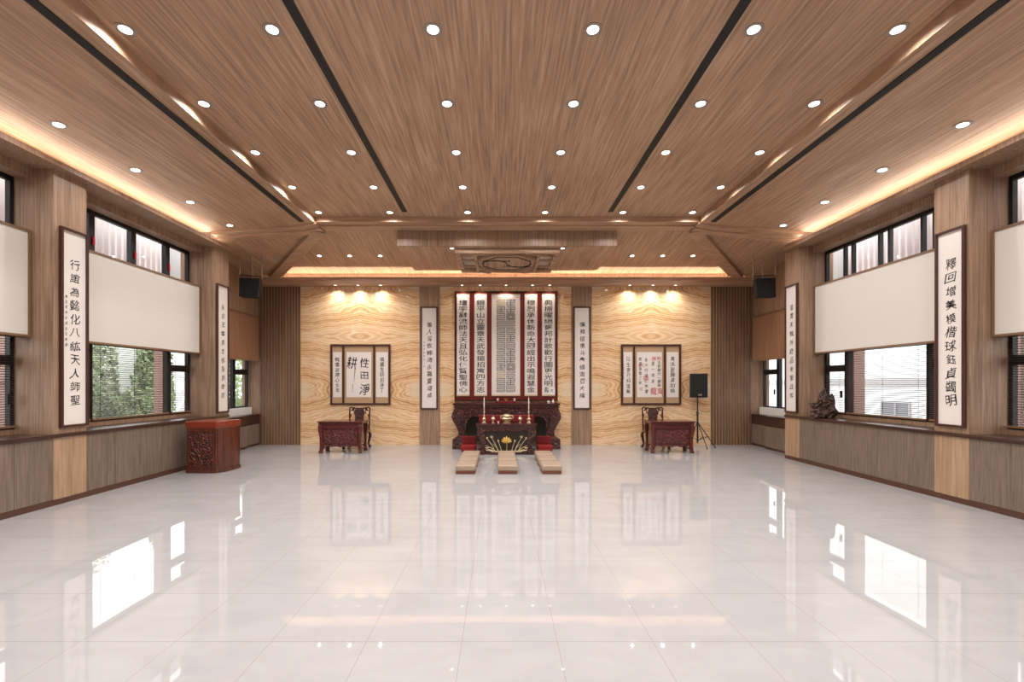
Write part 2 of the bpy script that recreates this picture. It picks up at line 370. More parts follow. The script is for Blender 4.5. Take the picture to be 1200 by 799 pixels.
# ---- side walls: window plane, columns, headers
for s in (-1, 1):
    w = MB()
    L0, L1 = 6.93, 7.06
    sbox(w, s, 6.395, L1, YR, COLS[0][1] - .3, 0, 5.2)
    for y0, y1 in BAYS:
        sbox(w, s, L0, L1, y0, y1, -.1, 1.07); sbox(w, s, L0, L1, y0, y1, 2.55, 3.75); sbox(w, s, L0, L1, y0, y1, 4.62, 5.2)
    for y0, y1 in COLS: sbox(w, s, L0, L1, y0, y1, -.1, 5.2)
    struct(w, 'wall_' + SIDE[s], M['wall'])
    for i, (y0, y1) in enumerate(COLS):
        struct(sbox(MB(), s, D, L0, y0, y1, .998, 4.712), 'column', M['wall'])
    for y0, y1 in BAYS:
        struct(sbox(MB(), s, 6.70, L0, y0, y1, 4.585, 4.71), 'lintel', M['wall'])
    # alcove beyond the last column: upper wall, deep window wall
    w = MB()
    sbox(w, s, 6.93, 7.5, 10.46, YB, 2.45, 5.0)
    sbox(w, s, 7.18, 7.5, 10.46, YB, -.1, 1.05)
    struct(w, 'wall_' + SIDE[s] + '_alcove', M['wall'])
struct(MB().box(-7.4, 7.7, YR - .2, YR, 0, 5.3), 'wall_rear', M['wall'])

# ---- back wall: onyx, pilasters, slat panels
def px(x, Y=YB): return (x - 586) / 533 * Y
PIL = [(X(-1, 2.41), X(-1, 1.84)), (X(1, 1.84), X(1, 2.41))]
SLX = [(X(-1, 6.88), X(-1, 5.735)), (X(1, 5.735), X(1, 6.88))]
struct(MB().box(X(-1, 7.4), X(1, 7.4), YB + .01, YB + .2, -.1, 4.95), 'wall_back', M['wall'])
for nm, x0, x1 in (('wall_back_onyx_left', SLX[0][1], PIL[0][0]), ('wall_back_onyx_center', PIL[0][1], PIL[1][0]), ('wall_back_onyx_right', PIL[1][1], SLX[1][0])):
    struct(MB().box(x0, x1, YB - .02, YB + .01, 0, 4.43), nm, onyx(nm, (x0 + x1) / 2, (x1 - x0) / 2))
for i, (x0, x1) in enumerate(PIL):
    struct(MB().box(x0, x1, YB - .04, YB + .01, 0, 4.43), 'trim_%d' % (10 + i), M['wall'])
for i, (x0, x1) in enumerate(SLX):
    struct(MB().box(x0, x1, YB - .015, YB + .01, 0, 4.43), 'trim_%d' % (12 + i), M['slatback'])
    q = MB(); n = 14; p = (x1 - x0) / n
    for k in range(n): q.box(x0 + k * p + p * .15, x0 + k * p + p * .85, YB - .034, YB - .014, 0, 4.43)
    struct(q, 'trim_%d' % (14 + i), M['slat'])

# ---- windows (frame > pane, latch), shades, venetian blinds
wn = [0]
def window(s, y0, y1, z0, z1, d, mull, transoms=(), double=False, latch=False, top=.06):
    wn[0] += 1
    q = MB()
    f = .05; dd = .07
    sbox(q, s, d, d + dd, y0, y0 + f, z0, z1); sbox(q, s, d, d + dd, y1 - f, y1, z0, z1)
    sbox(q, s, d, d + dd, y0 + f, y1 - f, z0, z0 + .05); sbox(q, s, d, d + dd, y0 + f, y1 - f, z1 - top, z1)
    xs = [y0 + f]
    for m in mull:
        if double:
            sbox(q, s, d, d + dd, m - .13, m - .085, z0 + .05, z1 - top); sbox(q, s, d, d + dd, m + .085, m + .13, z0 + .05, z1 - top)
        else: sbox(q, s, d - .01, d + dd + .01, m - .055, m + .055, z0 + .05, z1 - top)
    for a, b in transoms: sbox(q, s, d - .01, d + dd, a, b, 1.96, 2.10)
    w = q.build('window_%d' % wn[0], M['black'], kind='structure')
    p = MB(); sbox(p, s, d + .045, d + .053, y0 + f, y1 - f, z0 + .05, z1 - top)
    p.build('pane', M['glass'], w)
    if latch:
        for m in [y0 + .03] + list(mull):
            l = MB(); sbox(l, s, d - .03, d - .012, m + .0, m + .04, 4.02, 4.16); l.build('latch', M['redlatch'], w, bevel=.004)
    for a, b in transoms:
        h = MB(); e = b - .06 if s < 0 else a + .06
        sbox(h, s, d - .05, d - .012, e - .012, e + .012, 1.42, 1.56); h.build('handle', M['black'], w)
    return w
BAYNAME = {0: 'overhead', 1: 'nearest the camera', 2: 'in the middle of the wall'}
for s in (-1, 1):
    for i, (y0, y1) in enumerate(BAYS):
        window(s, y0, y1, 1.06, 2.56, 6.95, (y0 + .66, y1 - .63), ((y0 + .05, y0 + .6), (y1 - .58, y1 - .05)))
        window(s, y0, y1, 3.74, 4.63, 6.95, (y0 + .70, (y0 + y1) / 2 + .02, y1 - .66), double=(s > 0), latch=(s < 0), top=.1)
        if i == 0: continue
        where = 'nearest the camera on the %s wall' % SIDE[s] if i == 1 else 'between the two inscribed columns of the %s wall' % SIDE[s]
        r = thing('window_shade', 'cream window shade in wooden frame, ' + where, 'window shade', (X(s, 6.9), (y0 + y1) / 2, 2.355), -s * PI / 2, 'cream window shades on the side walls')
        hw = (y1 - y0) / 2 - .012; H = 1.488
        q = MB().box(-hw, hw, -.205, -.01, 0, .03).box(-hw, hw, -.205, -.01, H - .03, H).box(-hw, -hw + .03, -.205, -.01, .03, H - .03).box(hw - .03, hw, -.205, -.01, .03, H - .03)
        q.build('frame', M['screenframe'], r)
        MB().box(-hw + .03, hw - .03, -.19, -.02, .03, H - .03).build('fabric', M['shade'], r)
        segs = [(y0 + .02, y0 + .63, 'near narrow casement'), (y0 + .68, y1 - .67, 'wide middle pane'), (y1 - .60, y1 - .02, 'far narrow casement')]
        for k, (a, b, nm) in enumerate(segs):
            if i == 1 and k == 0: continue
            r = thing('venetian_blind', 'venetian blind on the %s, %s window %s' % (nm, SIDE[s], 'at the photo edge' if i == 1 else 'between columns'), 'venetian blind', (X(s, 6.915), (a + b) / 2, 1.085), -s * PI / 2, 'venetian blinds in the side windows')
            hw = (b - a) / 2
            q = MB(); ca, sa = math.cos(.42), math.sin(.42)
            for j in range(36):
                z = .06 + j * .0345
                q.add([(-hw, -.0125 * ca, z - .0125 * sa), (hw, -.0125 * ca, z - .0125 * sa), (hw, .0125 * ca, z + .0125 * sa), (-hw, .0125 * ca, z + .0125 * sa),
                       (-hw, -.0125 * ca, z - .0125 * sa + .002), (hw, -.0125 * ca, z - .0125 * sa + .002), (hw, .0125 * ca, z + .0125 * sa + .002), (-hw, .0125 * ca, z + .0125 * sa + .002)],
                      [(0, 3, 2, 1), (4, 5, 6, 7), (0, 1, 5, 4), (1, 2, 6, 5), (2, 3, 7, 6), (3, 0, 4, 7)])
            q.build('slats', M['blind'], r)
            MB().box(-hw, hw, -.014, .014, .01, .04).build('bottom_rail', M['screenframe'], r)
            MB().box(-hw, hw, -.02, .02, 1.29, 1.33).build('head_rail', M['blind'], r)
            for u in ((-hw + .12, hw - .12) if hw < .4 else (-hw + .15, 0, hw - .15)):
                MB().box(u - .002, u + .002, -.002, .002, .03, 1.3).build('ladder_cord', M['blind'], r)
    window(s, 10.47, YB - .03, 1.05, 2.47, 7.2, (12.04,), ((12.09, 12.68),))
    struct(sbox(MB(), s, 7.10, 7.18, 10.46, 12.74, .86, 1.06), 'trim_%d' % (17 + (s > 0)), M['white'], bevel=.004)
    r = thing('window_shade', 'brown wood-toned window shade with top rail in the %s alcove' % SIDE[s], 'window shade', (X(s, 6.93), (10.46 + YB) / 2, 2.35), -s * PI / 2, 'brown shades in the back alcoves')
    hw = (YB - 10.46) / 2 - .065
    MB().box(-hw, hw, -.05, -.004, 0, 1.2).build('fabric', M['alcove'], r)
    MB().box(-hw, hw, -.085, -.004, 1.2, 1.235).build('top_rail', M['screenframe'], r)
    MB().box(-hw, hw, -.055, -.002, -.02, 0).build('bottom_rail', M['screenframe'], r)

# ---- base cabinets, worktops, skirting
for s in (-1, 1):
    struct(sbox(MB(), s, D - .005, D + .2, YR, 10.46, 0, .08), 'baseboard_' + SIDE[s], M['plinth'])
    for i, (y0, y1) in enumerate(COLS):
        struct(sbox(MB(), s, D, 6.93, y0, y1, .08, .945), 'trim_%d' % (20 + 4 * (s > 0) + i), M['light'])
    for i, (y0, y1) in enumerate(BAYS):
        if i == 0: continue
        p = (y1 - y0) / 3
        for k in range(3):
            nm = ('first', 'second', 'third')[2 - k]
            bay = 'between the two pale panels' if i == 2 else 'nearest the camera'
            r = thing('base_cabinet', 'taupe two-door cabinet, %s from the back, %s run %s' % (nm, SIDE[s], bay), 'cabinet', (X(s, 6.92), y0 + p * (k + .5), .08), -s * PI / 2, 'taupe base cabinets along the side walls')
            MB().box(-p / 2 + .001, p / 2 - .001, -.50, 0, 0, .862).build('carcass', M['plinth'], r)
            for e in (-1, 1):
                a, b = (-p / 2 + .002, -.002) if e < 0 else (.002, p / 2 - .002)
                MB().box(a, b, -.525, -.502, .003, .862).build('door', M['door'], r, bevel=.0015)
    r = sbox(MB(), s, 6.365, 6.925, -.335, 10.455, .946, .998).build('worktop', M['topw'], bevel=.004)
    tag(r, 'long dark brown wooden worktop running over the %s-hand base cabinets' % SIDE[s], 'worktop')
    for k, (y0, y1, d, nm) in enumerate(((11.96, 12.74, 6.885, 'against the slatted wall'), (10.48, 11.955, 6.80, 'in front of the other alcove cabinet'))):
        r = thing('alcove_cabinet', 'low dark-banded cabinet in the %s alcove, %s' % (SIDE[s], nm), 'cabinet', (X(s, 7.1), (y0 + y1) / 2, 0), -s * PI / 2, 'low alcove cabinets')
        hw = (y1 - y0) / 2; dp = 7.1 - d
        MB().box(-hw, hw, -dp + .022, 0, .0, .845).build('carcass', M['plinth'], r)
        MB().box(-hw - .0, hw, -dp - .01, 0, .845, .868).build('top', M['topw'], r, bevel=.003)
        MB().box(-hw + .002, hw - .002, -dp, -dp + .021, .60, .842).build('drawer_front', M['topw'], r, bevel=.002)
        for e in (-1, 1):
            a, b = (-hw + .002, -.002) if e < 0 else (.002, hw - .002)
            MB().box(a, b, -dp, -dp + .021, .06, .596).build('door', M['door'], r, bevel=.002)

# ---- outside the windows
for s in (-1, 1):
    for i, (y0, y1) in enumerate(BAYS):
        if i == 0: continue
        q = MB(); y = y0 + .72
        while y < y1 + .75:
            sbox(q, s, 7.97, 8.07, y, y + .10, 3.5, 5.5); y += .155
        for z in (3.45, 5.5): sbox(q, s, 8.0, 8.06, y0 + .64, y1 + .78, z, z + .06)
        sbox(q, s, 8.0, 8.06, y0 + .64, y0 + .70, -.3, 3.45); sbox(q, s, 8.0, 8.06, y1 + .71, y1 + .77, -.3, 3.45)
        tag(q.build('louver_screen', M['louver']), 'white vertical louvers outside the high %s window %s' % (SIDE[s], 'nearest the camera' if i == 1 else 'between the inscribed columns'), 'louvers', 'white louvers outside the high windows')
        q = MB(); e = .16 if s > 0 else .04
        sbox(q, s, 7.46, 7.7, y1 - e, y1 - e + .12, -.3, 3.1); sbox(q, s, 7.46, 7.52, y1 - e + .12, y1 + .06, -.3, 3.1); sbox(q, s, 7.46, 7.7, y1 + .06, y1 + .1, -.3, 3.1)
        tag(q.build('outside_pier', M['pinkbrick']), 'pinkish ribbed pier just outside the %s window %s' % (SIDE[s], 'nearest the camera' if i == 1 else 'between the columns'), 'pier', 'pinkish piers outside the windows')
        q = MB(); sbox(q, s, 8.4, 8.5, y1 + 1.0, y1 + 2.5, 3.3, 5.6); sbox(q, s, 8.4, 8.5, y1 + 2.36, y1 + 2.5, -.3, 3.3)
        tag(q.build('outside_panel', M['extgrey']), 'grey concrete panel outside the high %s window %s' % (SIDE[s], 'nearest the camera' if i == 1 else 'between the columns'), 'panel', 'grey panels outside the high windows')
    a, b = sorted((s * 10.0, s * 11.5))
    q = MB().box(a, b, 4.0, 9.3, -.3, 3.6)
    q.box(s * 9.98 - .02, s * 9.98 + .02, 4.0, 9.3, 1.75, 1.80)
    tag(q.build('outbuilding', M['pinkbrick']), 'pink rendered building outside the %s window nearest the camera' % SIDE[s], 'building', 'pink buildings outside')
r = thing('white_building', 'white building with grey band and small window outside the right windows', 'building', (14, 20, -.3))
MB().box(0, 5, -7.5, 9, 0, 6.5).build('wall', M['extwhite'], r)
MB().box(-.14, 0, -7.5, 9, 1.98, 2.2).build('band', M['extgrey'], r)
w = MB().box(-.05, 0, -4.5, -3.3, .84, .90).box(-.05, 0, -4.5, -3.3, 1.34, 1.40).box(-.05, 0, -4.5, -4.44, .9, 1.34).box(-.05, 0, -3.36, -3.3, .9, 1.34).box(-.05, 0, -3.95, -3.88, .9, 1.34).build('window_frame', M['extgrey'], r)
MB().box(-.02, 0, -4.44, -3.36, .9, 1.34).build('pane', plain('dark pane', srgb(120, 122, 126), .2), w)
q = MB().box(-13.5, -12.0, 15.85, 18.9, -.3, 3.4).build('garden_wall', M['extwhite'])
tag(q, 'pale wall beyond the narrow casement of the left window, beside the foliage', 'wall')
def bush(loc, r, n, mat, label):
    root = thing('bush', label, 'bush', loc, 0, 'leafy bushes outside the left windows')
    q = MB()
    for _ in range(n):
        th, ph = random.uniform(0, 2 * PI), math.acos(random.uniform(-1, 1)); k = random.uniform(.72, 1.0)
        lump = 1 + .16 * math.sin(3 * th + 2 * ph) + .1 * math.sin(7 * ph - 4 * th)
        c = Vector((r[0] * math.sin(ph) * math.cos(th), r[1] * math.sin(ph) * math.sin(th), r[2] * math.cos(ph))) * k * lump
        c.z += r[2]
        a = Vector((random.gauss(0, 1), random.gauss(0, 1), random.gauss(0, 1))).normalized(); b = a.orthogonal().normalized(); sz = random.uniform(.06, .12)
        nrm = a.cross(b) * .2 * sz
        q.add([c - a * sz, c + b * sz * .5 + nrm, c + a * sz, c - b * sz * .5 + nrm], [(0, 1, 2), (0, 2, 3)])
    q.build('leaves', mat, root)
    t = MB()
    for _ in range(4):
        e = Vector((random.uniform(-.4, .4) * r[0], random.uniform(-.4, .4) * r[1], r[2] * 1.2)); t.tube([(e.x * .2, e.y * .2, 0), e * .5, e], [.06, .04, .02], 6)
    t.build('stem', M['bark'], root)
for k, (x, y, rr, m, nm) in enumerate((
        (-12.3, 12.9, (.8, .75, 1.75), 'leaf1', 'bushy green shrub outside the left window, at the left edge of the foliage'),
        (-12.9, 14.55, (.6, .5, 2.1), 'leaf2', 'pale tall shrub in the middle of the foliage outside the left window'),
        (-11.2, 14.0, (.6, .6, .9), 'leaf1', 'low green shrub in front of the foliage outside the left window'),
        (-15.6, 14.6, (1.8, 2.6, 2.9), 'leaf2', 'tall pale shrub behind the foliage outside the left window'),
        (-11.55, 15.25, (.5, .55, 1.9), 'leaf1', 'narrow green shrub at the right edge of the foliage outside the left window'),
        (-12.8, 21.2, (1.2, 1.9, 2.1), 'leaf1', 'green shrub outside the left alcove window'))):
    bush((x, y, -.3), rr, 4200, M[m], nm)

# ---- ceiling slots
for s in (-1, 1):
    q = MB().box(X(s, 2.13) - .05, X(s, 2.13) + .05, YR + .1, 9.42, CZ - .012, CZ - .0005)
    tag(q.build('air_slot', M['slot']), 'black linear air slot in the flat ceiling, %s of the centre panel' % SIDE[s], 'air slot', 'black air slots in the ceiling')
    d0, d1 = 4.27, 4.37
    q = MB().prism([(X(s, d0), zs(d0) - .012), (X(s, d1), zs(d1) - .012), (X(s, d1), zs(d1) - .0005), (X(s, d0), zs(d0) - .0005)], YR + .1, 9.55, 'y')
    tag(q.build('air_slot', M['slot']), 'black linear air slot in the sloping %s side ceiling' % SIDE[s], 'air slot', 'black air slots in the ceiling')

# ---- downlights
def lamp_spot(parent, watts, angle, col, z=-.02, blend=1.0, tilt=0):
    l = bpy.data.lights.new('spot', 'SPOT'); l.energy = watts; l.spot_size = math.radians(angle); l.spot_blend = blend; l.color = col; l.shadow_soft_size = .02
    o = bpy.data.objects.new('spot', l); C.objects.link(o); o.parent = parent; o.location = (0, 0, z); o.rotation_euler = (tilt, 0, 0); return o
def make_light(r, label, grp, watts, angle, col, tilt=0):
    root = thing('downlight', label, 'downlight', (0, 0, 0), 0, grp)
    MB().lathe([(r * .63, .006), (r * .63, -.002), (r * .88, -.006), (r, -.004), (r, .006)], n=24).build('trim_ring', M['ring'], root, smooth=True)
    MB().lathe([(r * .62, .002), (r * .62, -.003), (r * .5, -.005), (.002, -.006)], n=24).build('lens', M['lens'], root, smooth=True)
    lamp_spot(root, watts, angle, col, tilt=tilt)
    return root
first = {}
def put_light(key, loc, label, grp, r, watts, angle, col, rot=None, tilt=0):
    if key not in first: first[key] = o = make_light(r, label, grp, watts, angle, col, tilt)
    else: o = copy_tree(first[key]); o['label'] = label; o['group'] = grp
    o.location = loc
    if rot: o.rotation_euler = rot
    return o
ROWS = [4.585, 5.80, 7.02, 8.26, 9.47]
ORD = ['nearest the camera', 'second nearest the camera', 'middle', 'second from the cross beam', 'nearest the cross beam']
COLN = ['far left', 'second from left', 'centre-left', 'centre-right', 'second from right', 'far right']
for j, dx in enumerate((-3.905, -2.425, -.806, .806, 2.425, 3.875)):
    for k, y in enumerate(ROWS):
        put_light('main', (.13 + dx, y, CZ), 'lit flat-ceiling downlight, %s row, %s of five' % (COLN[j], ORD[k]), 'downlights in the flat ceiling', .095, SPOT_W, 162, NEUT)
    for y in (3.36, 2.14, .92, -.30, -1.52):
        put_light('main', (.13 + dx, y, CZ), 'lit round downlight in the flat ceiling overhead, above the top edge of the photo', 'downlights overhead out of the photo', .095, SPOT_W, 162, NEUT)
for s in (-1, 1):
    tl = (0, s * math.atan(SL), 0)
    for k, y in enumerate(ROWS[1:]):
        put_light('main', (X(s, 5.76) - .02, y, zs(5.76)), 'lit downlight in sloping %s side ceiling, %s of four' % (SIDE[s], ['nearest the camera', 'second nearest the camera', 'second from the cross beam', 'nearest the cross beam'][k]), 'downlights in the sloping side ceilings', .095, SPOT_W, 162, NEUT, tl)
    for y in (4.585, 3.36, 2.14, .92, -.30):
        put_light('main', (X(s, 5.76) - .02, y, zs(5.76)), 'lit round downlight in the sloping side ceiling, outside the photo', 'downlights overhead out of the photo', .095, SPOT_W, 162, NEUT, tl)
    for k, d in enumerate((3.21, 3.99, 4.76)):
        y = 11.6; z = 5.19 + (4.80 - 5.19) / (YB - BY1 + .1) * (y - BY1 + .1)
        put_light('back', (X(s, d), y, z), 'back ceiling downlight, %s of three on the %s of the medallion' % (['innermost', 'middle', 'outermost'][k], SIDE[s]), 'downlights in the back ceiling', .08, SPOT_W * 1.2, 160, NEUT, (-math.atan(.39 / 2.69), 0, 0))
    for k, x in enumerate((419.5, 393, 446) if s < 0 else (765, 738, 791.5)):
        put_light('wash', (px(x, 12.55), 12.55, 4.425), 'lit spotlight under the back cove, %s of three washing the %s onyx panel' % (['middle', 'left', 'right'][k], SIDE[s]), 'spotlights washing the back wall', .05, WASH_W, 130, (1, .91, .81), tilt=.06)
for k, x in enumerate((541.5, 562.8, 593, 624, 644)):
    put_light('wash_scroll', (px(x, 12.55), 12.55, 4.425), 'lit spotlight under the back cove above the %s scroll of the central five' % ['leftmost', 'second', 'middle', 'fourth', 'rightmost'][k], 'spotlights washing the back wall', .05, WASH_W * .5, 130, (1, .91, .81))

# ---- suspended ceiling box with its pierced medallion
BZ = 4.80
r = thing('ceiling_canopy', 'suspended rectangular veneered ceiling box behind the cross beam', 'ceiling box', (CX, 11.3, BZ))
MB().box(-2.47, 2.47, -1.08, 1.1, 0, .36).build('body', M['wall'], r, bevel=.003)
MB().box(-2.47, 2.47, -1.06, 1.1, -.012, 0).build('underside', M['ceil'], r)
r = thing('ceiling_medallion', 'square pierced wooden medallion with yin-yang disc under the ceiling box', 'medallion', (.165, 11.26, BZ - .012))
w2, h2, bw = 1.19, .93, .11
q = MB().box(-w2, w2, -h2, -h2 + bw, -.115, -.02).box(-w2, w2, h2 - bw, h2, -.115, -.02).box(-w2, -w2 + bw, -h2 + bw, h2 - bw, -.115, -.02).box(w2 - bw, w2, -h2 + bw, h2 - bw, -.115, -.02)
for ex in (-1, 1):
    for ey in (-1, 1): q.box(ex * (w2 - .06) - .04, ex * (w2 - .06) + .04, ey * (h2 - .06) - .04, ey * (h2 - .06) + .04, -.02, 0)
q.build('frame', M['ceilx'], r, bevel=.004)
MB().box(-w2 + .02, w2 - .02, -h2 + .02, h2 - .02, -.008, -.001).build('backing', plain('medallion backing painted lit', srgb(222, 206, 190), .5), r)  # pale colour stands in for light showing through the openings
q = MB()
for ex in (-1, 1):
    q.beam((ex * (w2 - .04), -.62, -.105), (ex * .42, -h2 + .04, -.105), .07, .06); q.beam((ex * (w2 - .04), .62, -.105), (ex * .42, h2 - .04, -.105), .07, .06)
    q.beam((ex * .74, -h2 + .1, -.105), (ex * .74, h2 - .1, -.105), .07, .055)
    q.beam((ex * .74, -.28, -.105), (ex * (w2 - .04), -.28, -.105), .06, .05); q.beam((ex * .74, .28, -.105), (ex * (w2 - .04), .28, -.105), .06, .05)
q.build('lattice', M['ceilx'], r)
oct_ = [(.80 * math.cos(PI / 8 + k * PI / 4) , .80 * math.sin(PI / 8 + k * PI / 4)) for k in range(8)]
q = MB()
for k in range(8):
    a, b = oct_[k], oct_[(k + 1) % 8]; q.beam((a[0], a[1], -.11), (b[0], b[1], -.11), .07, .07)
q.build('octagon_frame', M['ceilx'], r)
q = MB().prism([(.72 * math.cos(PI / 8 + k * PI / 4), .72 * math.sin(PI / 8 + k * PI / 4)) for k in range(8)], -.11, -.08)
dk = q.build('disc', M['ceil'], r)
pts = [(.30 + .30 * math.cos(t), .30 * math.sin(t), -.114) for t in [PI - k * PI / 14 for k in range(15)]]
pts = [(-.30 + .30 * math.cos(t), .30 * math.sin(t), -.114) for t in [PI + k * PI / 14 for k in range(15)]][0:15] + [(p[0], p[1], p[2]) for p in pts[1:]]
MB().tube(pts, .016, 6).build('curve_groove', M['slot'], dk)
og = [(.62 * math.cos(PI / 8 + k * PI / 4), .62 * math.sin(PI / 8 + k * PI / 4), -.112) for k in range(9)]
MB().tube(og, .014, 6).build('octagon_groove', M['slot'], dk)
for ey in (-1, 1): MB().box(-.09, .09, ey * .24 - .02, ey * .24 + .02, -.118, -.11).build('bar', M['slot'], dk)
for s in (-1, 1):
    put_light('box', (.165 + s * 1.26, 10.36, BZ - .012), 'lit downlight in the ceiling box, at the medallion\'s front %s corner' % SIDE[s], 'downlights in the ceiling box', .07, SPOT_W * .4, 110, NEUT)

# ------------------------------------------------------------------ writing
GL = {}
def glyphs(text):
    new = [c for c in dict.fromkeys(text) if c not in GL and c != ' ']
    tmp = []
    for c in new:
        cu = bpy.data.curves.new('glyph', 'FONT'); cu.body = c; cu.offset = .007; cu.resolution_u = 3
        o = bpy.data.objects.new('glyph', cu); C.objects.link(o); tmp.append((c, o, cu))
    bpy.context.view_layer.update(); dg = bpy.context.evaluated_depsgraph_get()
    for c, o, cu in tmp:
        me = bpy.data.meshes.new_from_object(o.evaluated_get(dg))
        vs = [v.co.copy() for v in me.vertices]; fs = [tuple(p.vertices) for p in me.polygons]
        xs = [v.x for v in vs]; ys = [v.y for v in vs]
        cx, cy = (min(xs) + max(xs)) / 2, (min(ys) + max(ys)) / 2; sc = 1 / max(.82, max(max(xs) - min(xs), max(ys) - min(ys)))
        GL[c] = ([((v.x - cx) * sc, (v.y - cy) * sc) for v in vs], fs)
        bpy.data.objects.remove(o); bpy.data.curves.remove(cu); bpy.data.meshes.remove(me)
def write(mb, ch, x, z, w, h, y, shear=.0, rot=0.0, warp=0.0):
    ph = x * 7 + z * 3
    vs, fs = GL[ch]; c, s_ = math.cos(rot), math.sin(rot)
    out = []
    for a, b in vs:
        a, b = a + .035 * math.sin(5 * b + 3 * ph) * warp, b + .040 * math.sin(4.5 * a + 5 * ph) * warp; a, b = a * w, b * h; a += shear * b; out.append((x + a * c - b * s_, y, z + a * s_ + b * c))
    mb.add(out, fs)
def column_text(mb, text, x, z0, z1, w, h, y, script='brush', rnd=None):
    glyphs(text); rnd = rnd or random.Random(text); n = len(text)
    for i, ch in enumerate(text):
        z = z1 - (z1 - z0) * (i + .5) / n
        if script == 'brush': write(mb, ch, x + rnd.uniform(-.04, .04) * w, z, w * rnd.uniform(.86, 1.08), h * rnd.uniform(.86, 1.06), y, .08 + rnd.uniform(-.08, .14), rnd.uniform(.0, .12), 1.3)
        else: write(mb, ch, x, z, w, h, y)

def framed_scroll(label, loc, rz, w, h, text, tw, th, small=None, group='framed calligraphy scrolls'):
    r = thing('framed_scroll', label, 'calligraphy scroll', loc, rz, group)
    f = .035
    MB().box(-w / 2, w / 2, -.045, -.002, 0, f).box(-w / 2, w / 2, -.045, -.002, h - f, h).box(-w / 2, -w / 2 + f, -.045, -.002, f, h - f).box(w / 2 - f, w / 2, -.045, -.002, f, h - f).build('frame', M['frame'], r, bevel=.003)
    MB().box(-w / 2 + f, w / 2 - f, -.022, -.002, f, h - f).build('paper', M['paper'], r)
    q = MB(); column_text(q, text, .01, h * .10, h * .86, tw, th, -.0232)
    q.build('calligraphy', M['ink'], r)
    if small:
        q = MB(); column_text(q, small, -w * .29, h * .40, h * .67, .035, .05, -.0232); q.build('signature', M['ink'], r)
    return r
SW, SH = .43, 2.86
framed_scroll('tall framed scroll with eleven characters on the left column nearest the camera', (X(-1, D) + .001, 6.645, 1.08), PI / 2, SW, SH, '行誼為懿化八紘天人師聖', .15, .15, '歲次甲申冬月吉日恭錄')
framed_scroll('tall framed scroll on the left column nearest the back wall', (X(-1, D) + .001, 10.2, 1.06), PI / 2, SW, SH, '永迎玉尊真言修身若音至', .13, .13)
framed_scroll('tall framed scroll with eleven characters on the right column nearest the camera', (X(1, D) - .001, 6.60, 1.08), -PI / 2, SW, SH, '釋回增美模楷球鈺貞蠲明', .155, .155)
framed_scroll('tall framed scroll on the right column nearest the back wall', (X(1, D) - .001, 10.2, 1.06), -PI / 2, SW, SH, '道貫天龍所欽品舍聖且年', .13, .13)
framed_scroll('tall framed scroll on the wood strip left of the central five scrolls', ((PIL[0][0] + PIL[0][1]) / 2 - .01, YB - .04, 1.0), 0, .475, SH, '雅人深致釋清永慕夏頌咸', .15, .15, '恭錄先師聖訓一則')
framed_scroll('tall framed scroll on the wood strip right of the central five scrolls', ((PIL[1][0] + PIL[1][1]) / 2 + .005, YB - .04, 1.0), 0, .475, SH, '儒雅宿情斗奉緣道亞大隆', .15, .15)

def triptych(label, xc, z0, panels, group='framed calligraphy triptychs'):
    r = thing('framed_triptych', label, 'calligraphy triptych', (xc, YB - .021, z0), 0, group)
    w, h, f = 1.675, 1.69, .05
    xs = [-w / 2, -.475, .385, w / 2]
    q = MB().box(-w / 2, w / 2, -.05, 0, 0, f).box(-w / 2, w / 2, -.05, 0, h - f, h).box(-w / 2, -w / 2 + f, -.05, 0, f, h - f).box(w / 2 - f, w / 2, -.05, 0, f, h - f)
    for x in xs[1:3]: q.box(x - .027, x + .027, -.05, 0, f, h - f)
    q.build('frame', M['frame'], r, bevel=.003)
    for i in range(3):
        a = xs[i] + (f if i == 0 else .027); b = xs[i + 1] - (f if i == 2 else .027)
        m = MB().box(a, b, -.02, 0, f, h - f).build('silk_mount', M['paperwarm'], r)
        e = .02 if i != 1 else .055
        MB().box(b - .014, b - .006, -.024, -.02, f + .03, h - f - .03).build('gold_edge', M['gold'], m)
        p = MB().box(a + e, b - e, -.0235, -.02, .215, h - .215).build('paper', M['paper'], m)
        for mat, items in panels[i]:
            q = MB()
            for it in items:
                if it[0] == 'col': _, t, x, lo, hi, tw, th = it; column_text(q, t, (a + b) / 2 + x, lo, hi, tw, th, -.0245)
                elif it[0] == 'bar': _, x0, z_0, x1, z_1, tk = it; q.add([((a + b) / 2 + x0 - tk, -.0246, z_0), ((a + b) / 2 + x0 + tk, -.0246, z_0), ((a + b) / 2 + x1 + tk * .3, -.0246, z_1), ((a + b) / 2 + x1 - tk * .3, -.0246, z_1)], [(0, 1, 2, 3)])
                else:
                    _, ch, x, z, tw, th = it; glyphs(ch); qq = MB(); write(qq, ch, (a + b) / 2 + x, z, tw, th, -.0245, .1, .06, 1.4); qq.build('character', M[mat], r)
            if q.v: q.build('calligraphy', M[mat], r)
triptych('dark framed triptych with three large brush characters on the left onyx panel', px(423.1, YB), 1.12, [
    [('ink', [('col', '龍章庭藏心太年', .0, .34, 1.34, .12, .13)])],
    [('ink', [('ch', '性', .155, 1.17, .26, .27), ('ch', '田', .155, .82, .22, .20), ('ch', '淨', .165, .44, .28, .31), ('ch', '耕', -.19, 1.17, .28, .34), ('bar', -.10, 1.05, -.135, .64, .012), ('col', '立春吉日', -.17, .36, .62, .035, .05)])],
    [('ink', [('col', '慎獨克研如淨丁', .0, .34, 1.34, .12, .13)])]])
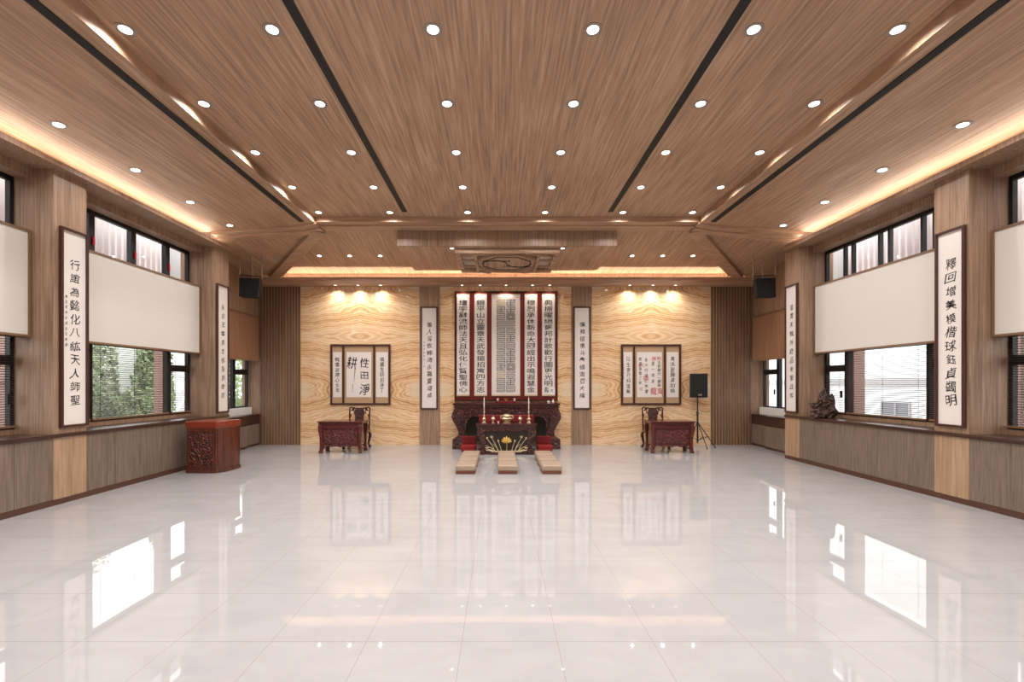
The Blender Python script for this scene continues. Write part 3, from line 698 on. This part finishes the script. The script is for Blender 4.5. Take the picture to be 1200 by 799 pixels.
triptych('dark framed triptych with black and red writing on the right onyx panel', px(762.2, YB), 1.12, [
    [('ink', [('col', '以士德行知道無', .01, .30, 1.36, .11, .13), ('col', '歲次甲申孟春', -.12, .70, 1.16, .03, .05)])],
    [('ink', [('col', '主教歸元一圓滿', .27, .50, 1.24, .09, .10), ('col', '里一成家', .10, .58, 1.24, .09, .11), ('col', '金火行可仁義禮', -.09, .30, 1.34, .085, .10), ('col', '若盛遠香三昧', -.26, .56, 1.34, .085, .10)]),
     ('inkred', [('ch', '佛', .12, 1.29, .13, .12), ('ch', '明', .26, 1.29, .11, .11), ('ch', '龍', .12, .38, .17, .2), ('ch', '風', .29, .38, .14, .18), ('ch', '德', -.10, .75, .15, .16), ('ch', '天', -.23, 1.10, .16, .11), ('ch', '印', -.24, .44, .08, .1)])],
    [('ink', [('col', '萬法皆歸真如極', .0, .32, 1.36, .13, .13)])]])

# ------------------------------------------------------------------ the central board with its five scrolls
BX0, BX1, BZ0, BZ1 = px(532.6, 12.68), px(653.6, 12.68), 1.225, 4.29
bxc = (BX0 + BX1) / 2
r = thing('scroll_board', 'wide maroon lacquered board behind the five central scrolls above the altar', 'board', (bxc, YB - .021, BZ0))
hw, H = (BX1 - BX0) / 2, BZ1 - BZ0
MB().box(-hw, hw, -.04, 0, 0, H).build('panel', M['board'], r)
MB().box(-hw, hw, -.046, -.04, 0, .05).box(-hw, hw, -.046, -.04, H - .05, H).box(-hw, -hw + .05, -.046, -.04, .05, H - .05).box(hw - .05, hw, -.046, -.04, .05, H - .05).build('frame', M['ebony'], r, bevel=.004)
yS = YB - .068
zS0, zS1 = 1.7 - 15.5 * (yS / 533), 1.7 + 105.2 * (yS / 533)
def central(label, x0, x1, text=None):
    a, b = px(x0, yS), px(x1, yS); w = b - a; h = zS1 - zS0
    r = thing('hanging_scroll', label, 'calligraphy scroll', ((a + b) / 2, yS, zS0), 0, 'five hanging scrolls on the maroon board')
    MB().box(-w / 2, w / 2, -.012, 0, .07, h).build('paper', M['paper'], r)
    MB().tube([(-w / 2, -.021, .045), (w / 2, -.021, .045)], .02, 10).build('roller', M['paperwarm'], r, smooth=True)
    MB().box(-w / 2, w / 2, -.016, 0, h - .012, h + .012).build('top_rod', M['paperwarm'], r)
    MB().box(-w / 2 + .005, w / 2 - .005, -.0135, -.012, h - .10, h - .094).box(-w / 2 + .005, -w / 2 + .013, -.0135, -.012, .09, h - .1).box(w / 2 - .013, w / 2 - .005, -.0135, -.012, .09, h - .1).build('border_line', M['paperwarm'], r)
    if text:
        q = MB(); column_text(q, text, 0, .13, h - .15, w * .66, .155, -.0142, 'clerical'); q.build('calligraphy', M['ink'], r)
    else:
        rnd = random.Random(3); q = MB(); g = MB()
        rows, gw, z0, z1 = 13, w * .62, .14, h - .13; rh = (z1 - z0) / rows; t = .008
        def seg(m, x0, z0_, x1, z1_): m.box(min(x0, x1) - t, max(x0, x1) + t, -.014, -.012, min(z0_, z1_) - t, max(z0_, z1_) + t)
        for i in range(rows):
            zz0, zz1 = z0 + i * rh + .018, z0 + (i + 1) * rh - .018
            gold = i in (2, 12)
            cells = [(-gw / 2, -.024), (.024, gw / 2)] if rnd.random() < .75 else [(-gw / 2, gw / 2)]
            for cx0, cx1 in cells:
                m = g if gold and cx0 < 0 else q
                kind = rnd.choice('SEOCS'); n = 4 if kind != 'O' else 6; dz = (zz1 - zz0) / n
                if kind == 'S':
                    for k in range(n + 1): seg(m, cx0, zz0 + k * dz, cx1, zz0 + k * dz)
                    for k in range(n): seg(m, (cx0, cx1)[k % 2], zz0 + k * dz, (cx0, cx1)[k % 2], zz0 + (k + 1) * dz)
                elif kind == 'E':
                    seg(m, cx0, zz0, cx0, zz1); seg(m, cx1, zz0, cx1, zz1)
                    for k in range(n + 1): seg(m, cx0 + (.03 if k % 2 else 0), zz0 + k * dz, cx1 - (0 if k % 2 else .03), zz0 + k * dz)
                elif kind == 'O':
                    for k in range(3):
                        d = k * dz; seg(m, cx0 + d, zz0 + d, cx1 - d, zz0 + d); seg(m, cx0 + d, zz1 - d, cx1 - d, zz1 - d); seg(m, cx0 + d, zz0 + d, cx0 + d, zz1 - d); seg(m, cx1 - d, zz0 + d, cx1 - d, zz1 - d)
                else:
                    md = (cx0 + cx1) / 2; seg(m, md, zz0, md, zz1)
                    for k in range(n + 1): seg(m, cx0, zz0 + k * dz, cx1, zz0 + k * dz)
                    seg(m, cx0, zz0, cx0, (zz0 + zz1) / 2); seg(m, cx1, (zz0 + zz1) / 2, cx1, zz1)
        q.build('calligraphy', M['inkgrey'], r); gb = g.build('calligraphy', M['inkgold'], r); gb['label'] = 'gold seal-script characters'
central('leftmost of the five hanging scrolls on the maroon board, fifteen black characters', 535.3, 550.4, '壇宇辭流師法天且弘化傳賢聖佛心')
central('second from left of the five hanging scrolls on the maroon board', 555.8, 570.8, '銀平山立靈章天武發揚招寓四方志')
central('wide middle scroll of folded grey seal-script on the maroon board', 576.0, 609.6)
central('fourth from left of the five hanging scrolls on the maroon board', 614.7, 629.7, '穆烈承休新命大國經出示鳴遐慧金')
central('rightmost of the five hanging scrolls on the maroon board, white note at its foot', 635.0, 650.1, '典振曜絕舊邦計歌歡行圖更光明訓')
r = thing('paper_note', 'small white paper note covering the foot of the rightmost central scroll', 'note', (px(646.6, yS - .016), yS - .028, zS0 + .07))
MB().box(-.085, .085, -.004, 0, 0, .21).build('sheet', M['white'], r)
glyphs('文'); q = MB(); write(q, '文', 0, .12, .09, .09, -.0045); q.build('writing', M['ink'], r)

# ------------------------------------------------------------------ altar tables
def table_edge(mb, x0, x1, y0, y1, z, t):     # moulded top: slab, cove, lower fillet
    mb.box(x0, x1, y0, y1, z - t * .45, z); mb.box(x0 + .03, x1 - .03, y0 + .03, y1 - .02, z - t * .75, z - t * .45); mb.box(x0 + .012, x1 - .012, y0 + .012, y1 - .01, z - t, z - t * .75)
def scallop(x0, x1, ztop, zb, depth, n, amp):  # apron outline in x-z with a cusped lower edge
    pts = [(x0, ztop)]; m = 40
    pts = [(x1, ztop), (x0, ztop)]
    for i in range(m + 1):
        u = i / m; pts.append((x0 + (x1 - x0) * u, zb + amp * abs(math.sin(PI * n * u)) * (1 - .5 * math.sin(PI * u)) + depth * 4 * u * (1 - u)))
    return pts
# tall rear altar
ax = px(593.4, 11.84); aw = 1.40
r = thing('altar_table', 'tall carved dark rosewood altar table against the onyx wall under the five scrolls', 'altar table', (ax, 11.84, 0))
q = MB(); table_edge(q, -aw, aw, 0, .78, 1.20, .115); q.build('top', M['ebony'], r, bevel=.004)
MB().box(-aw + .06, aw - .06, .035, .74, .92, 1.086).build('frieze', M['ebonycarve'], r, bevel=.006)
for s in (-1, 1):
    for yy, fr in ((.19, -1), (.66, 1)):
        prof = [(0, .04, .15), (.22, .04, .15), (.26, .03, .155), (.30, -.01, .12), (.36, -.05, .095), (.46, -.05, .095), (.60, -.01, .11), (.74, .045, .135), (.84, .065, .15), (.92, .05, .155), (.97, .02, .16), (1.085, -.01, .15)]
        if fr > 0: prof = [(z, o, h * .6) for z, o, h in prof]
        MB().post(prof, s * (aw - .18), yy, s, fr * .35 if fr < 0 else 0).build('leg', M['ebonycarve'], r, bevel=.012)
MB().prism(scallop(-aw + .26, aw - .26, .95, .80, .06, 5, .05), .05, .11, 'y').build('apron', M['ebonycarve'], r, bevel=.006)
for s in (-1, 1):
    MB().prism([(s * (aw - .30), .93), (s * (aw - .58), .93), (s * (aw - .50), .84), (s * (aw - .42), .80), (s * (aw - .36), .68), (s * (aw - .30), .60)][::(1 if s > 0 else -1)], .055, .10, 'y').build('spandrel', M['ebonycarve'], r, bevel=.005)
arch = [(.36 * math.cos(t), .80 + .10 * math.sin(t)) for t in [PI * k / 16 for k in range(17)]]
MB().prism([(-.36, .78)] + arch[::-1] + [(.36, .78)], .03, .055, 'y').build('crest', M['ebonycarve'], r, bevel=.006)
MB().box(-aw + .30, aw - .30, .66, .69, .12, .92).build('back_panel', plain('altar back panel', srgb(74, 70, 58), .5), r)
# lower front altar
lx = px(593.6, 11.0); lw = .735
r = thing('offering_table', 'low carved rosewood offering table with gold lotus panel before the tall altar', 'offering table', (lx, 10.93, 0))
q = MB(); table_edge(q, -lw, lw, 0, .72, .75, .115); q.build('top', M['ebony'], r, bevel=.004)
MB().prism(scallop(-lw + .05, lw - .05, .645, .56, 0, 7, .03), .02, .07, 'y').build('apron', M['ebonycarve'], r, bevel=.005)
MB().box(-lw + .07, lw - .07, .03, .70, .56, .64).build('frieze', M['ebony'], r)
for s in (-1, 1):
    for yy in (.10, .62):
        prof = [(0, .02, .085), (.07, .02, .085), (.10, -.01, .06), (.22, -.035, .055), (.36, -.02, .065), (.48, .02, .085), (.56, .025, .09), (.64, .0, .085)]
        MB().post(prof, s * (lw - .14), yy, s, -.3 if yy < .3 else .3).build('leg', M['ebonycarve'], r, bevel=.008)
pn = MB().box(-lw + .20, lw - .20, .06, .09, .03, .58).build('front_panel', plain('dark front panel', srgb(40, 32, 28), .35), r)
MB().box(-lw + .18, lw - .18, .03, .09, .0, .045).build('base_rail', M['ebony'], r, bevel=.004)
for s in (-1, 1):
    MB().box(s * (lw - .19) - .01, s * (lw - .19) + .01, .09, .62, .05, .58).build('side_panel', M['ebony'], r)
q = MB(); cz = .345
for a in (-1.35, -.95, -.5, 0, .5, .95, 1.35):
    d = Vector((math.sin(a), 0, math.cos(a))); p0 = Vector((0, .056, cz - .05)); ln = .15 - .015 * abs(a)
    q.tube([p0, p0 + d * ln * .35, p0 + d * ln * .7 + Vector((0, -.012, 0)), p0 + d * ln + Vector((0, -.008, 0))], [.008, .024, .026, .004], 8)
for a in (-.75, -.25, .25, .75):
    d = Vector((math.sin(a), 0, math.cos(a))); p0 = Vector((0, .044, cz - .05))
    q.tube([p0, p0 + d * .04, p0 + d * .07, p0 + d * .095], [.008, .02, .018, .003], 8)
q.ell((0, .052, cz - .055), (.10, .010, .018), 10, 5)
q.tube([(0, .054, .08), (.01, .052, .2), (0, .052, cz)], .008, 6)
lo = q.build('lotus', M['goldpaint'], pn, smooth=True); lo['label'] = 'gold lotus blossom'
for s in (-1, 1):
    q = MB()
    for j, (x0, x1, zt, bud) in enumerate(((.12, .20, .31, 1), (.20, .36, .40, 2), (.28, .47, .38, 1), (.24, .50, .22, 0), (.18, .33, .26, 0), (.33, .50, .12, 0))):
        q.tube([(s * x0, .054, .055), (s * (x0 + (x1 - x0) * .25), .052, .055 + (zt - .055) * .4), (s * (x0 + (x1 - x0) * .65), .052, .055 + (zt - .055) * .75), (s * x1, .054, zt)], [.012, .009, .007, .005], 6)
        if bud == 1: q.ell((s * x1, .052, zt + .015), (.022, .009, .03), 8, 5)
        if bud == 2:
            for a in (-.9, -.3, .3, .9): q.beam((s * x1, .052, zt), (s * x1 + .05 * math.sin(a), .05, zt + .055 * math.cos(a)), .016, .014)
    q.ell((s * .40, .054, .10), (.10, .008, .022), 10, 5); q.ell((s * .25, .054, .075), (.11, .008, .018), 10, 5); q.ell((s * .47, .054, .16), (.05, .007, .02), 8, 5)
    wl = q.build('reed_spray', M['goldpale'], pn, smooth=True); wl['label'] = 'pale gold reeds and leaves'

tz = .75
r = thing('altar_cloth_riser', 'low red cloth-covered riser along the rear of the offering table', 'riser', (lx, 11.38, tz))
MB().box(-.69, .69, 0, .24, 0, .17).build('box', M['red'], r, bevel=.01)
def lathe_thing(name, label, cat, loc, parts, group=None):
    r = thing(name, label, cat, loc, 0, group)
    for nm, prof, mat in parts: MB().lathe(prof, n=20).build(nm, M[mat], r, smooth=True)
    return r
for x, nm in ((567.3, 'left'), (619.7, 'right')):
    lathe_thing('candlestick', 'tall slender pale brass candlestick at the %s end of the offering table' % nm, 'candlestick', (px(x, 11.02), 11.06, tz), (
        ('base', [(.055, 0), (.055, .015), (.035, .03), (.03, .06), (.05, .085), (.052, .10), (.03, .12), (.014, .14)], 'brass'),
        ('stem', [(.014, .14), (.022, .17), (.014, .19), (.012, .24), (.022, .26), (.022, .27), (.012, .29), (.011, .34), (.018, .36), (.010, .38)], 'brass'),
        ('candle', [(.010, .38), (.010, .60), (.006, .62), (.002, .64)], 'ceramic')), 'candlesticks on the offering table')
for x, nm in ((577.8, 'left'), (609.5, 'right')):
    lathe_thing('lidded_cup', 'small pale lidded offering cup just %s of the incense burner' % nm, 'cup', (px(x, 11.02), 11.06, tz), (
        ('bowl', [(.035, 0), (.035, .01), (.016, .025), (.018, .05), (.045, .075), (.05, .11)], 'brass'),
        ('lid', [(.052, .11), (.046, .13), (.028, .15), (.01, .16), (.014, .172), (.003, .182)], 'brass')), 'lidded cups on the offering table')
r = thing('incense_burner', 'pale bulbous incense burner with two handles in the middle of the offering table', 'incense burner', (px(594, 11.05), 11.10, tz))
MB().lathe([(.10, 0), (.10, .012), (.06, .03), (.075, .05), (.12, .08), (.13, .11), (.11, .14), (.085, .155)], n=24).build('bowl', M['brass'], r, smooth=True)
MB().lathe([(.085, .155), (.125, .17), (.12, .185), (.07, .215), (.03, .225)], n=24).build('rim', M['brass'], r, smooth=True)
for s in (-1, 1): MB().tube([(s * .11, 0, .10), (s * .15, 0, .12), (s * .155, 0, .16), (s * .13, 0, .18), (s * .105, 0, .172)], .012, 8).build('handle', M['brass'], r, smooth=True)
lathe_thing('offering_cup', 'tiny white cup on the offering table beside the incense burner', 'cup', (px(584, 11.0), 10.99, tz), (('bowl', [(.016, 0), (.013, .008), (.026, .035), (.027, .045), (.022, .045), (.012, .015)], 'ceramic'),))
# on the tall altar
r = thing('red_altar_tray', 'small red cloth tray in the middle of the tall altar under the wide scroll', 'tray', (px(594, 12.0), 12.02, 1.20))
MB().prism([(-.28, 0), (.28, 0), (.25, .055), (-.25, .055)], 0, .26, 'y').build('box', M['red'], r, bevel=.006)
lathe_thing('gold_dish', 'small gold offering dish on the red tray of the tall altar', 'dish', (px(593, 12.1), 12.12, 1.255), (('dish', [(.03, 0), (.02, .012), (.055, .04), (.06, .05), (.045, .045), (.01, .02)], 'goldpaint'),))
for x, nm in ((583.3, 'left'), (603, 'right')):
    lathe_thing('altar_cup', 'white cup at the %s end of the red tray' % nm, 'cup', (px(x, 12.1), 12.12, 1.255), (('bowl', [(.02, 0), (.016, .01), (.03, .05), (.032, .065), (.026, .065), (.012, .015)], 'ceramic'),), 'white cups on the red tray')
lathe_thing('glass_cup', 'short pale cup near the right end of the tall altar', 'cup', (px(643, 12.0), 12.05, 1.20), (('bowl', [(.03, 0), (.036, .06), (.031, .06), (.026, .008)], 'ceramic'),))
lathe_thing('glass_vase', 'slim pale vase at the right end of the tall altar', 'vase', (px(648.4, 12.0), 12.05, 1.20), (('body', [(.02, 0), (.032, .03), (.014, .07), (.018, .10), (.013, .10), (.008, .07)], 'ceramic'),))

# red low seats under the tall altar
for s, nm in ((-1, 'left'), (1, 'right')):
    r = thing('red_stool', 'red upholstered low stool on the floor to the %s of the offering table' % nm, 'stool', (px(549.2 if s < 0 else 638.2, 11.5), 11.42, 0), 0, 'red low stools beside the offering table')
    MB().box(-.19, .19, 0, .34, .02, .15).build('cushion', M['redbright'], r, bevel=.02)
    MB().box(-.185, .185, .30, .37, .15, .36).build('backrest', M['red'], r, bevel=.02)
    MB().box(-.17, .17, .02, .33, 0, .025).build('base', M['tanbase'], r)

# kneelers
kx = [-.491 * 1.7 + .20, px(594, 8.62), 1.115]
KY = [8.58, 9.27, 9.96]
for i, (x, cn) in enumerate(((px(545.4, 8.58), 'left'), (px(595, 8.58), 'middle'), (px(647, 8.58), 'right'))):
    for k, y in enumerate(KY):
        r = thing('kneeler', 'tan padded kneeling bench, %s row, %s' % (cn, ('nearest the camera', 'second from the altar', 'nearest the altar')[k]), 'kneeler', (x, y, 0), 0, 'kneeling benches before the altar')
        MB().box(-.18, .18, .012, .538, 0, .055).build('base', M['tanbase'], r, bevel=.004)
        c = MB().box(-.19, .19, 0, .55, .055, .17).build('cushion', M['tan'], r, bevel=.03, seg=3)

# ------------------------------------------------------------------ desks and chairs
def desk(label, loc, mir):
    r = thing('writing_desk', label, 'desk', loc, 0, 'rosewood writing desks')
    w, d = .525, .53
    q = MB(); table_edge(q, -w - .03, w + .03, -.03, d + .03, .785, .07); q.build('top', M['rose'], r, bevel=.004)
    for sx in (-1, 1):
        for yy, sy in ((.05, -1), (d - .05, 1)):
            prof = [(0, .012, .042), (.04, .015, .045), (.07, .004, .04), (.2, -.002, .036), (.40, .004, .038), (.56, .022, .048), (.66, .02, .05), (.715, .005, .048)]
            MB().post(prof, sx * (w - .05), yy, sx, sy * .6).build('leg', M['rose'], r, bevel=.01)
    MB().prism(scallop(-w + .09, w - .09, .66, .14, 0, 4, .035), .04, .06, 'y').build('front_panel', M['rosecarve'], r, bevel=.003)
    MB().box(-w + .04, w - .04, .015, .07, .61, .715).build('apron', M['rose'], r, bevel=.008)
    q = MB(); q.box(-w + .11, w - .11, .03, .042, .575, .59).box(-w + .11, w - .11, .03, .042, .22, .235).box(-w + .11, -w + .125, .03, .042, .235, .575).box(w - .125, w - .11, .03, .042, .235, .575)
    q.build('moulding', M['rose'], r, bevel=.003)
    for sx in (-1, 1):
        MB().box(sx * (w - .05) - .01, sx * (w - .05) + .01, .08, d - .08, .22, .70).build('side_panel', M['ebony'], r)
        MB().beam((sx * (w - .05), .08, .10), (sx * (w - .05), d - .08, .10), .04, .04).build('foot_rail', M['rose'], r, bevel=.006)
    return r
desk('carved rosewood writing desk on the left, before the triptych of large characters', (px(398.7, 11.18), 11.18, 0), 1)
desk('carved rosewood writing desk on the right, before the black and red triptych', (px(788.2, 11.18), 11.18, 0), -1)
def chair(label, loc):
    r = thing('carved_armchair', label, 'chair', loc, 0, 'carved chairs behind the desks')
    w, d, m = .30, .46, M['ebony']
    MB().box(-w + .0, w - .0, 0, d, .44, .48).box(-w + .02, w - .02, .02, d - .02, .41, .44).build('seat', M['rose'], r, bevel=.008)
    for sx in (-1, 1):
        for yy, sy in ((.04, -1), (d - .04, 1)):
            prof = [(0, .035, .03), (.04, .04, .034), (.09, .0, .024), (.20, .02, .03), (.32, .045, .036), (.41, .02, .036)]
            MB().post(prof, sx * (w - .05), yy, sx, sy * .3).build('leg', m, r, bevel=.008)
        MB().beam((sx * (w - .035), d - .03, .47), (sx * (w - .03), d + .01, 1.0), .036, .036).build('back_post', m, r, bevel=.006)
        pts = [(sx * (w - .03), d + .01, 1.0), (sx * (w - .025), d + .012, 1.05), (sx * (w - .075), d + .012, 1.072), (sx * (w - .12), d + .012, 1.045), (sx * (w - .10), d + .012, 1.0), (sx * (w - .07), d + .012, .985)]
        MB().tube(pts, .02, 8).build('scroll_corner', m, r, smooth=True)
        pts = [(sx * .15, d + .01, 1.04), (sx * .17, d + .01, .99), (sx * .145, d + .01, .94), (sx * .16, d + .01, .90)]
        MB().tube(pts, .014, 8).build('scroll_bracket', m, r, smooth=True)
        MB().tube([(sx * (w - .045), d + .0, .90), (sx * (w - .075), d + .0, .86), (sx * (w - .05), d, .80)], .013, 8).build('post_bracket', m, r, smooth=True)
        MB().beam((sx * (w - .05), .05, .12), (sx * (w - .05), d - .05, .12), .03, .03).build('stretcher', m, r)
    MB().beam((-w + .06, .04, .12), (w - .06, .04, .12), .03, .03).build('stretcher', m, r)
    MB().prism([(-.19, 1.05), (-.10, 1.03), (.10, 1.03), (.19, 1.05), (.17, 1.078), (.09, 1.062), (-.09, 1.062), (-.17, 1.078)], d - .005, d + .03, 'y').build('crest_rail', m, r, bevel=.005)
    MB().prism([(-.12, .48), (.12, .48), (.13, .70), (.115, .80), (.14, .90), (.12, 1.03), (-.12, 1.03), (-.14, .90), (-.115, .80), (-.13, .70)], d - .03, d - .004, 'y').build('splat', M['ebonycarve'], r, bevel=.005)
    return r
chair('dark carved chair behind the left writing desk', (px(420, 12.2), 11.86, 0))
chair('dark carved chair behind the right writing desk', (px(766.3, 12.2), 11.86, 0))

# ------------------------------------------------------------------ lectern
r = thing('lectern', 'reddish mahogany carved lectern standing on the floor by the left cabinets', 'lectern', (-5.62, 8.68, 0))
foot = [(-.40, .06), (-.36, 0), (.20, 0), (.30, .14), (.33, .40), (.33, .58), (-.40, .58)]
def grow(p, g): 
    cx, cy = 0, .29
    return [(cx + (x - cx) * (1 + g / .40), cy + (y - cy) * (1 + g / .29)) for x, y in p]
MB().prism(foot, .07, .86).build('body', M['lectern'], r, bevel=.006)
MB().prism(grow(foot, .012), 0, .07).build('plinth', M['lectern'], r, bevel=.006)
q = MB().prism(grow(foot, .006), .855, .885).prism(grow(foot, .014), .885, .985)
q.build('top', M['lecterntop'], r, bevel=.008)
MB().box(-.30, .14, -.008, .004, .15, .79).build('front_panel', M['lecterncarve'], r, bevel=.003)
q = MB().box(-.33, .17, -.018, .003, .79, .815).box(-.33, .17, -.018, .003, .125, .15).box(-.33, -.30, -.018, .003, .15, .79).box(.14, .17, -.018, .003, .15, .79)
q.build('panel_moulding', M['lectern'], r, bevel=.004)
MB().prism(scallop(-.28, .12, .25, .16, 0, 5, .03), -.016, -.006, 'y').build('carved_band', M['lecterncarve'], r, bevel=.003)
n = Vector((.14, -.10, 0)).normalized(); t = Vector((.10, .14, 0)).normalized(); c0 = Vector((.25, .07, 0)) + n * .004
for k in (-.055, .055):
    p = c0 + t * k; MB().beam(p + Vector((0, 0, .12)), p + Vector((0, 0, .82)), .02, .02).build('corner_bead', M['lectern'], r, bevel=.004)

# ------------------------------------------------------------------ speakers
def speaker_box(mb, w, dp, h):
    return mb.prism([(-w / 2, 0), (w / 2, 0), (w / 2, dp * .35), (w * .32, dp), (-w * .32, dp), (-w / 2, dp * .35)], 0, h)
sx_, sy_ = px(817.3, 12.42), 12.42
r = thing('speaker_stand', 'black tripod speaker stand to the right of the right desk', 'speaker stand', (sx_, sy_, 0))
MB().tube([(0, 0, .10), (0, 0, .92)], .022, 10).build('lower_pole', M['black'], r, smooth=True)
MB().tube([(0, 0, .90), (0, 0, 1.333)], .016, 10).build('upper_pole', M['black'], r, smooth=True)
MB().lathe([(.03, .86), (.034, .88), (.034, .93), (.02, .95)], n=14).build('collar', M['black'], r, smooth=True)
MB().tube([(0, -.03, .90), (0, -.075, .90)], .014, 8).build('knob', M['steel'], r, smooth=True)
MB().lathe([(.03, .60), (.036, .62), (.036, .66), (.022, .68)], n=14).build('hub', M['black'], r, smooth=True)
for a in (-.75, PI + .55, -1.45):
    e = Vector((math.cos(a) * .46, math.sin(a) * .46, .014)); c = Vector((math.cos(a) * .03, math.sin(a) * .03, .63))
    lg = MB().tube([c, e], .013, 8).build('leg', M['black'], r, smooth=True)
    MB().ell((e.x, e.y, .018), (.022, .022, .018), 10, 6).build('rubber_foot', M['black'], lg, smooth=True)
    MB().tube([(0, 0, .16), c + (e - c) * .55], .008, 6).build('brace', M['black'], r, smooth=True)
r = thing('loudspeaker', 'black loudspeaker cabinet standing on the tripod stand', 'loudspeaker', (sx_, sy_ - .15, 1.335))
speaker_box(MB(), .43, .34, .65).build('cabinet', M['speaker'], r, bevel=.012)
MB().box(-.195, .195, -.012, .0, .03, .62).build('grille', M['grille'], r, bevel=.006)
MB().box(-.05, .05, -.0145, -.011, .055, .095).build('badge', M['steel'], r)
for s, nm in ((-1, 'left'), (1, 'right')):
    xs, ys = px(292, 11.0) if s < 0 else px(897.5, 11.0), 11.0
    r = thing('hanging_speaker', 'black loudspeaker hung from three rods in the %s back corner of the ceiling' % nm, 'loudspeaker', (xs, ys, 3.79), s * -.2, 'hanging loudspeakers')
    c = MB().add([(-.22, -.02, .02), (.22, -.02, .0), (.19, .22, .02), (-.19, .22, .02), (-.23, .06, .49), (.23, .06, .49), (.19, .26, .47), (-.19, .26, .47)], [(0, 3, 2, 1), (4, 5, 6, 7), (0, 1, 5, 4), (1, 2, 6, 5), (2, 3, 7, 6), (3, 0, 4, 7)]).build('cabinet', M['speaker'], r, bevel=.01)
    MB().add([(-.20, -.03, .04), (.20, -.03, .03), (.21, .045, .46), (-.21, .045, .46), (-.20, -.01, .04), (.20, -.01, .03), (.21, .065, .46), (-.21, .065, .46)], [(0, 1, 2, 3), (7, 6, 5, 4), (0, 4, 5, 1), (1, 5, 6, 2), (2, 6, 7, 3), (3, 7, 4, 0)]).build('grille', M['grille'], r)
    MB().box(-.25, -.235, .1, .14, .10, .56).box(.235, .25, .1, .14, .10, .56).box(-.25, .25, .1, .14, .545, .56).build('yoke', M['black'], r)
    for x, y, zt in ((-.245, .12, 1.22), (.245, .12, 1.25), (0, .22, 1.05)):
        MB().tube([(x, y, .47), (x, y, zt)], .016, 8).build('rod', M['steel'], r, smooth=True)

# ------------------------------------------------------------------ carved root ornament on the right worktop
r = thing('root_carving', 'dark brown carved root ornament on the right worktop beside the far column', 'carving', (px(966, 9.4) - .02, 9.4, .998))
rnd = random.Random(5); random.seed(11)
q = MB()
q.ell((0, 0, .09), (.25, .15, .09), 16, 8, .16); q.ell((-.16, -.02, .12), (.10, .11, .12), 12, 7, .18); q.ell((.12, -.02, .13), (.13, .12, .12), 12, 7, .18)
for k in range(14): q.ell((rnd.uniform(-.25, .22), rnd.uniform(-.13, .02), rnd.uniform(.03, .16)), (rnd.uniform(.03, .06), rnd.uniform(.03, .05), rnd.uniform(.03, .06)), 9, 6, .15)
q.flat().build('base', M['root'], r, smooth=True)
q = MB(); q.ell((-.01, 0, .34), (.10, .09, .20), 14, 9, .12); q.ell((.0, 0, .48), (.055, .05, .11), 12, 7, .1); q.ell((.01, -.0, .58), (.028, .028, .05), 9, 6, .1); q.ell((-.09, -.03, .31), (.06, .05, .06), 10, 6, .15); q.ell((.05, -.04, .28), (.06, .05, .09), 10, 6, .15)
q.tube([(-.06, -.05, .42), (-.12, -.05, .36), (-.16, -.05, .33)], [.03, .028, .012], 8)
q.build('peak', M['root'], r, smooth=True)
q = MB(); q.ell((.17, 0, .30), (.055, .07, .20), 12, 9, .08); q.ell((.14, -.01, .20), (.09, .09, .14), 12, 7, .12)
q.build('wing', M['root'], r, smooth=True)
q = MB(); q.ell((-.19, 0, .25), (.08, .08, .07), 8, 6, .12); q.box(-.26, -.12, -.06, .06, .27, .315); q.ell((-.20, 0, .17), (.05, .06, .08), 9, 6, .1)
q.build('pedestal', M['root'], r, bevel=.01)
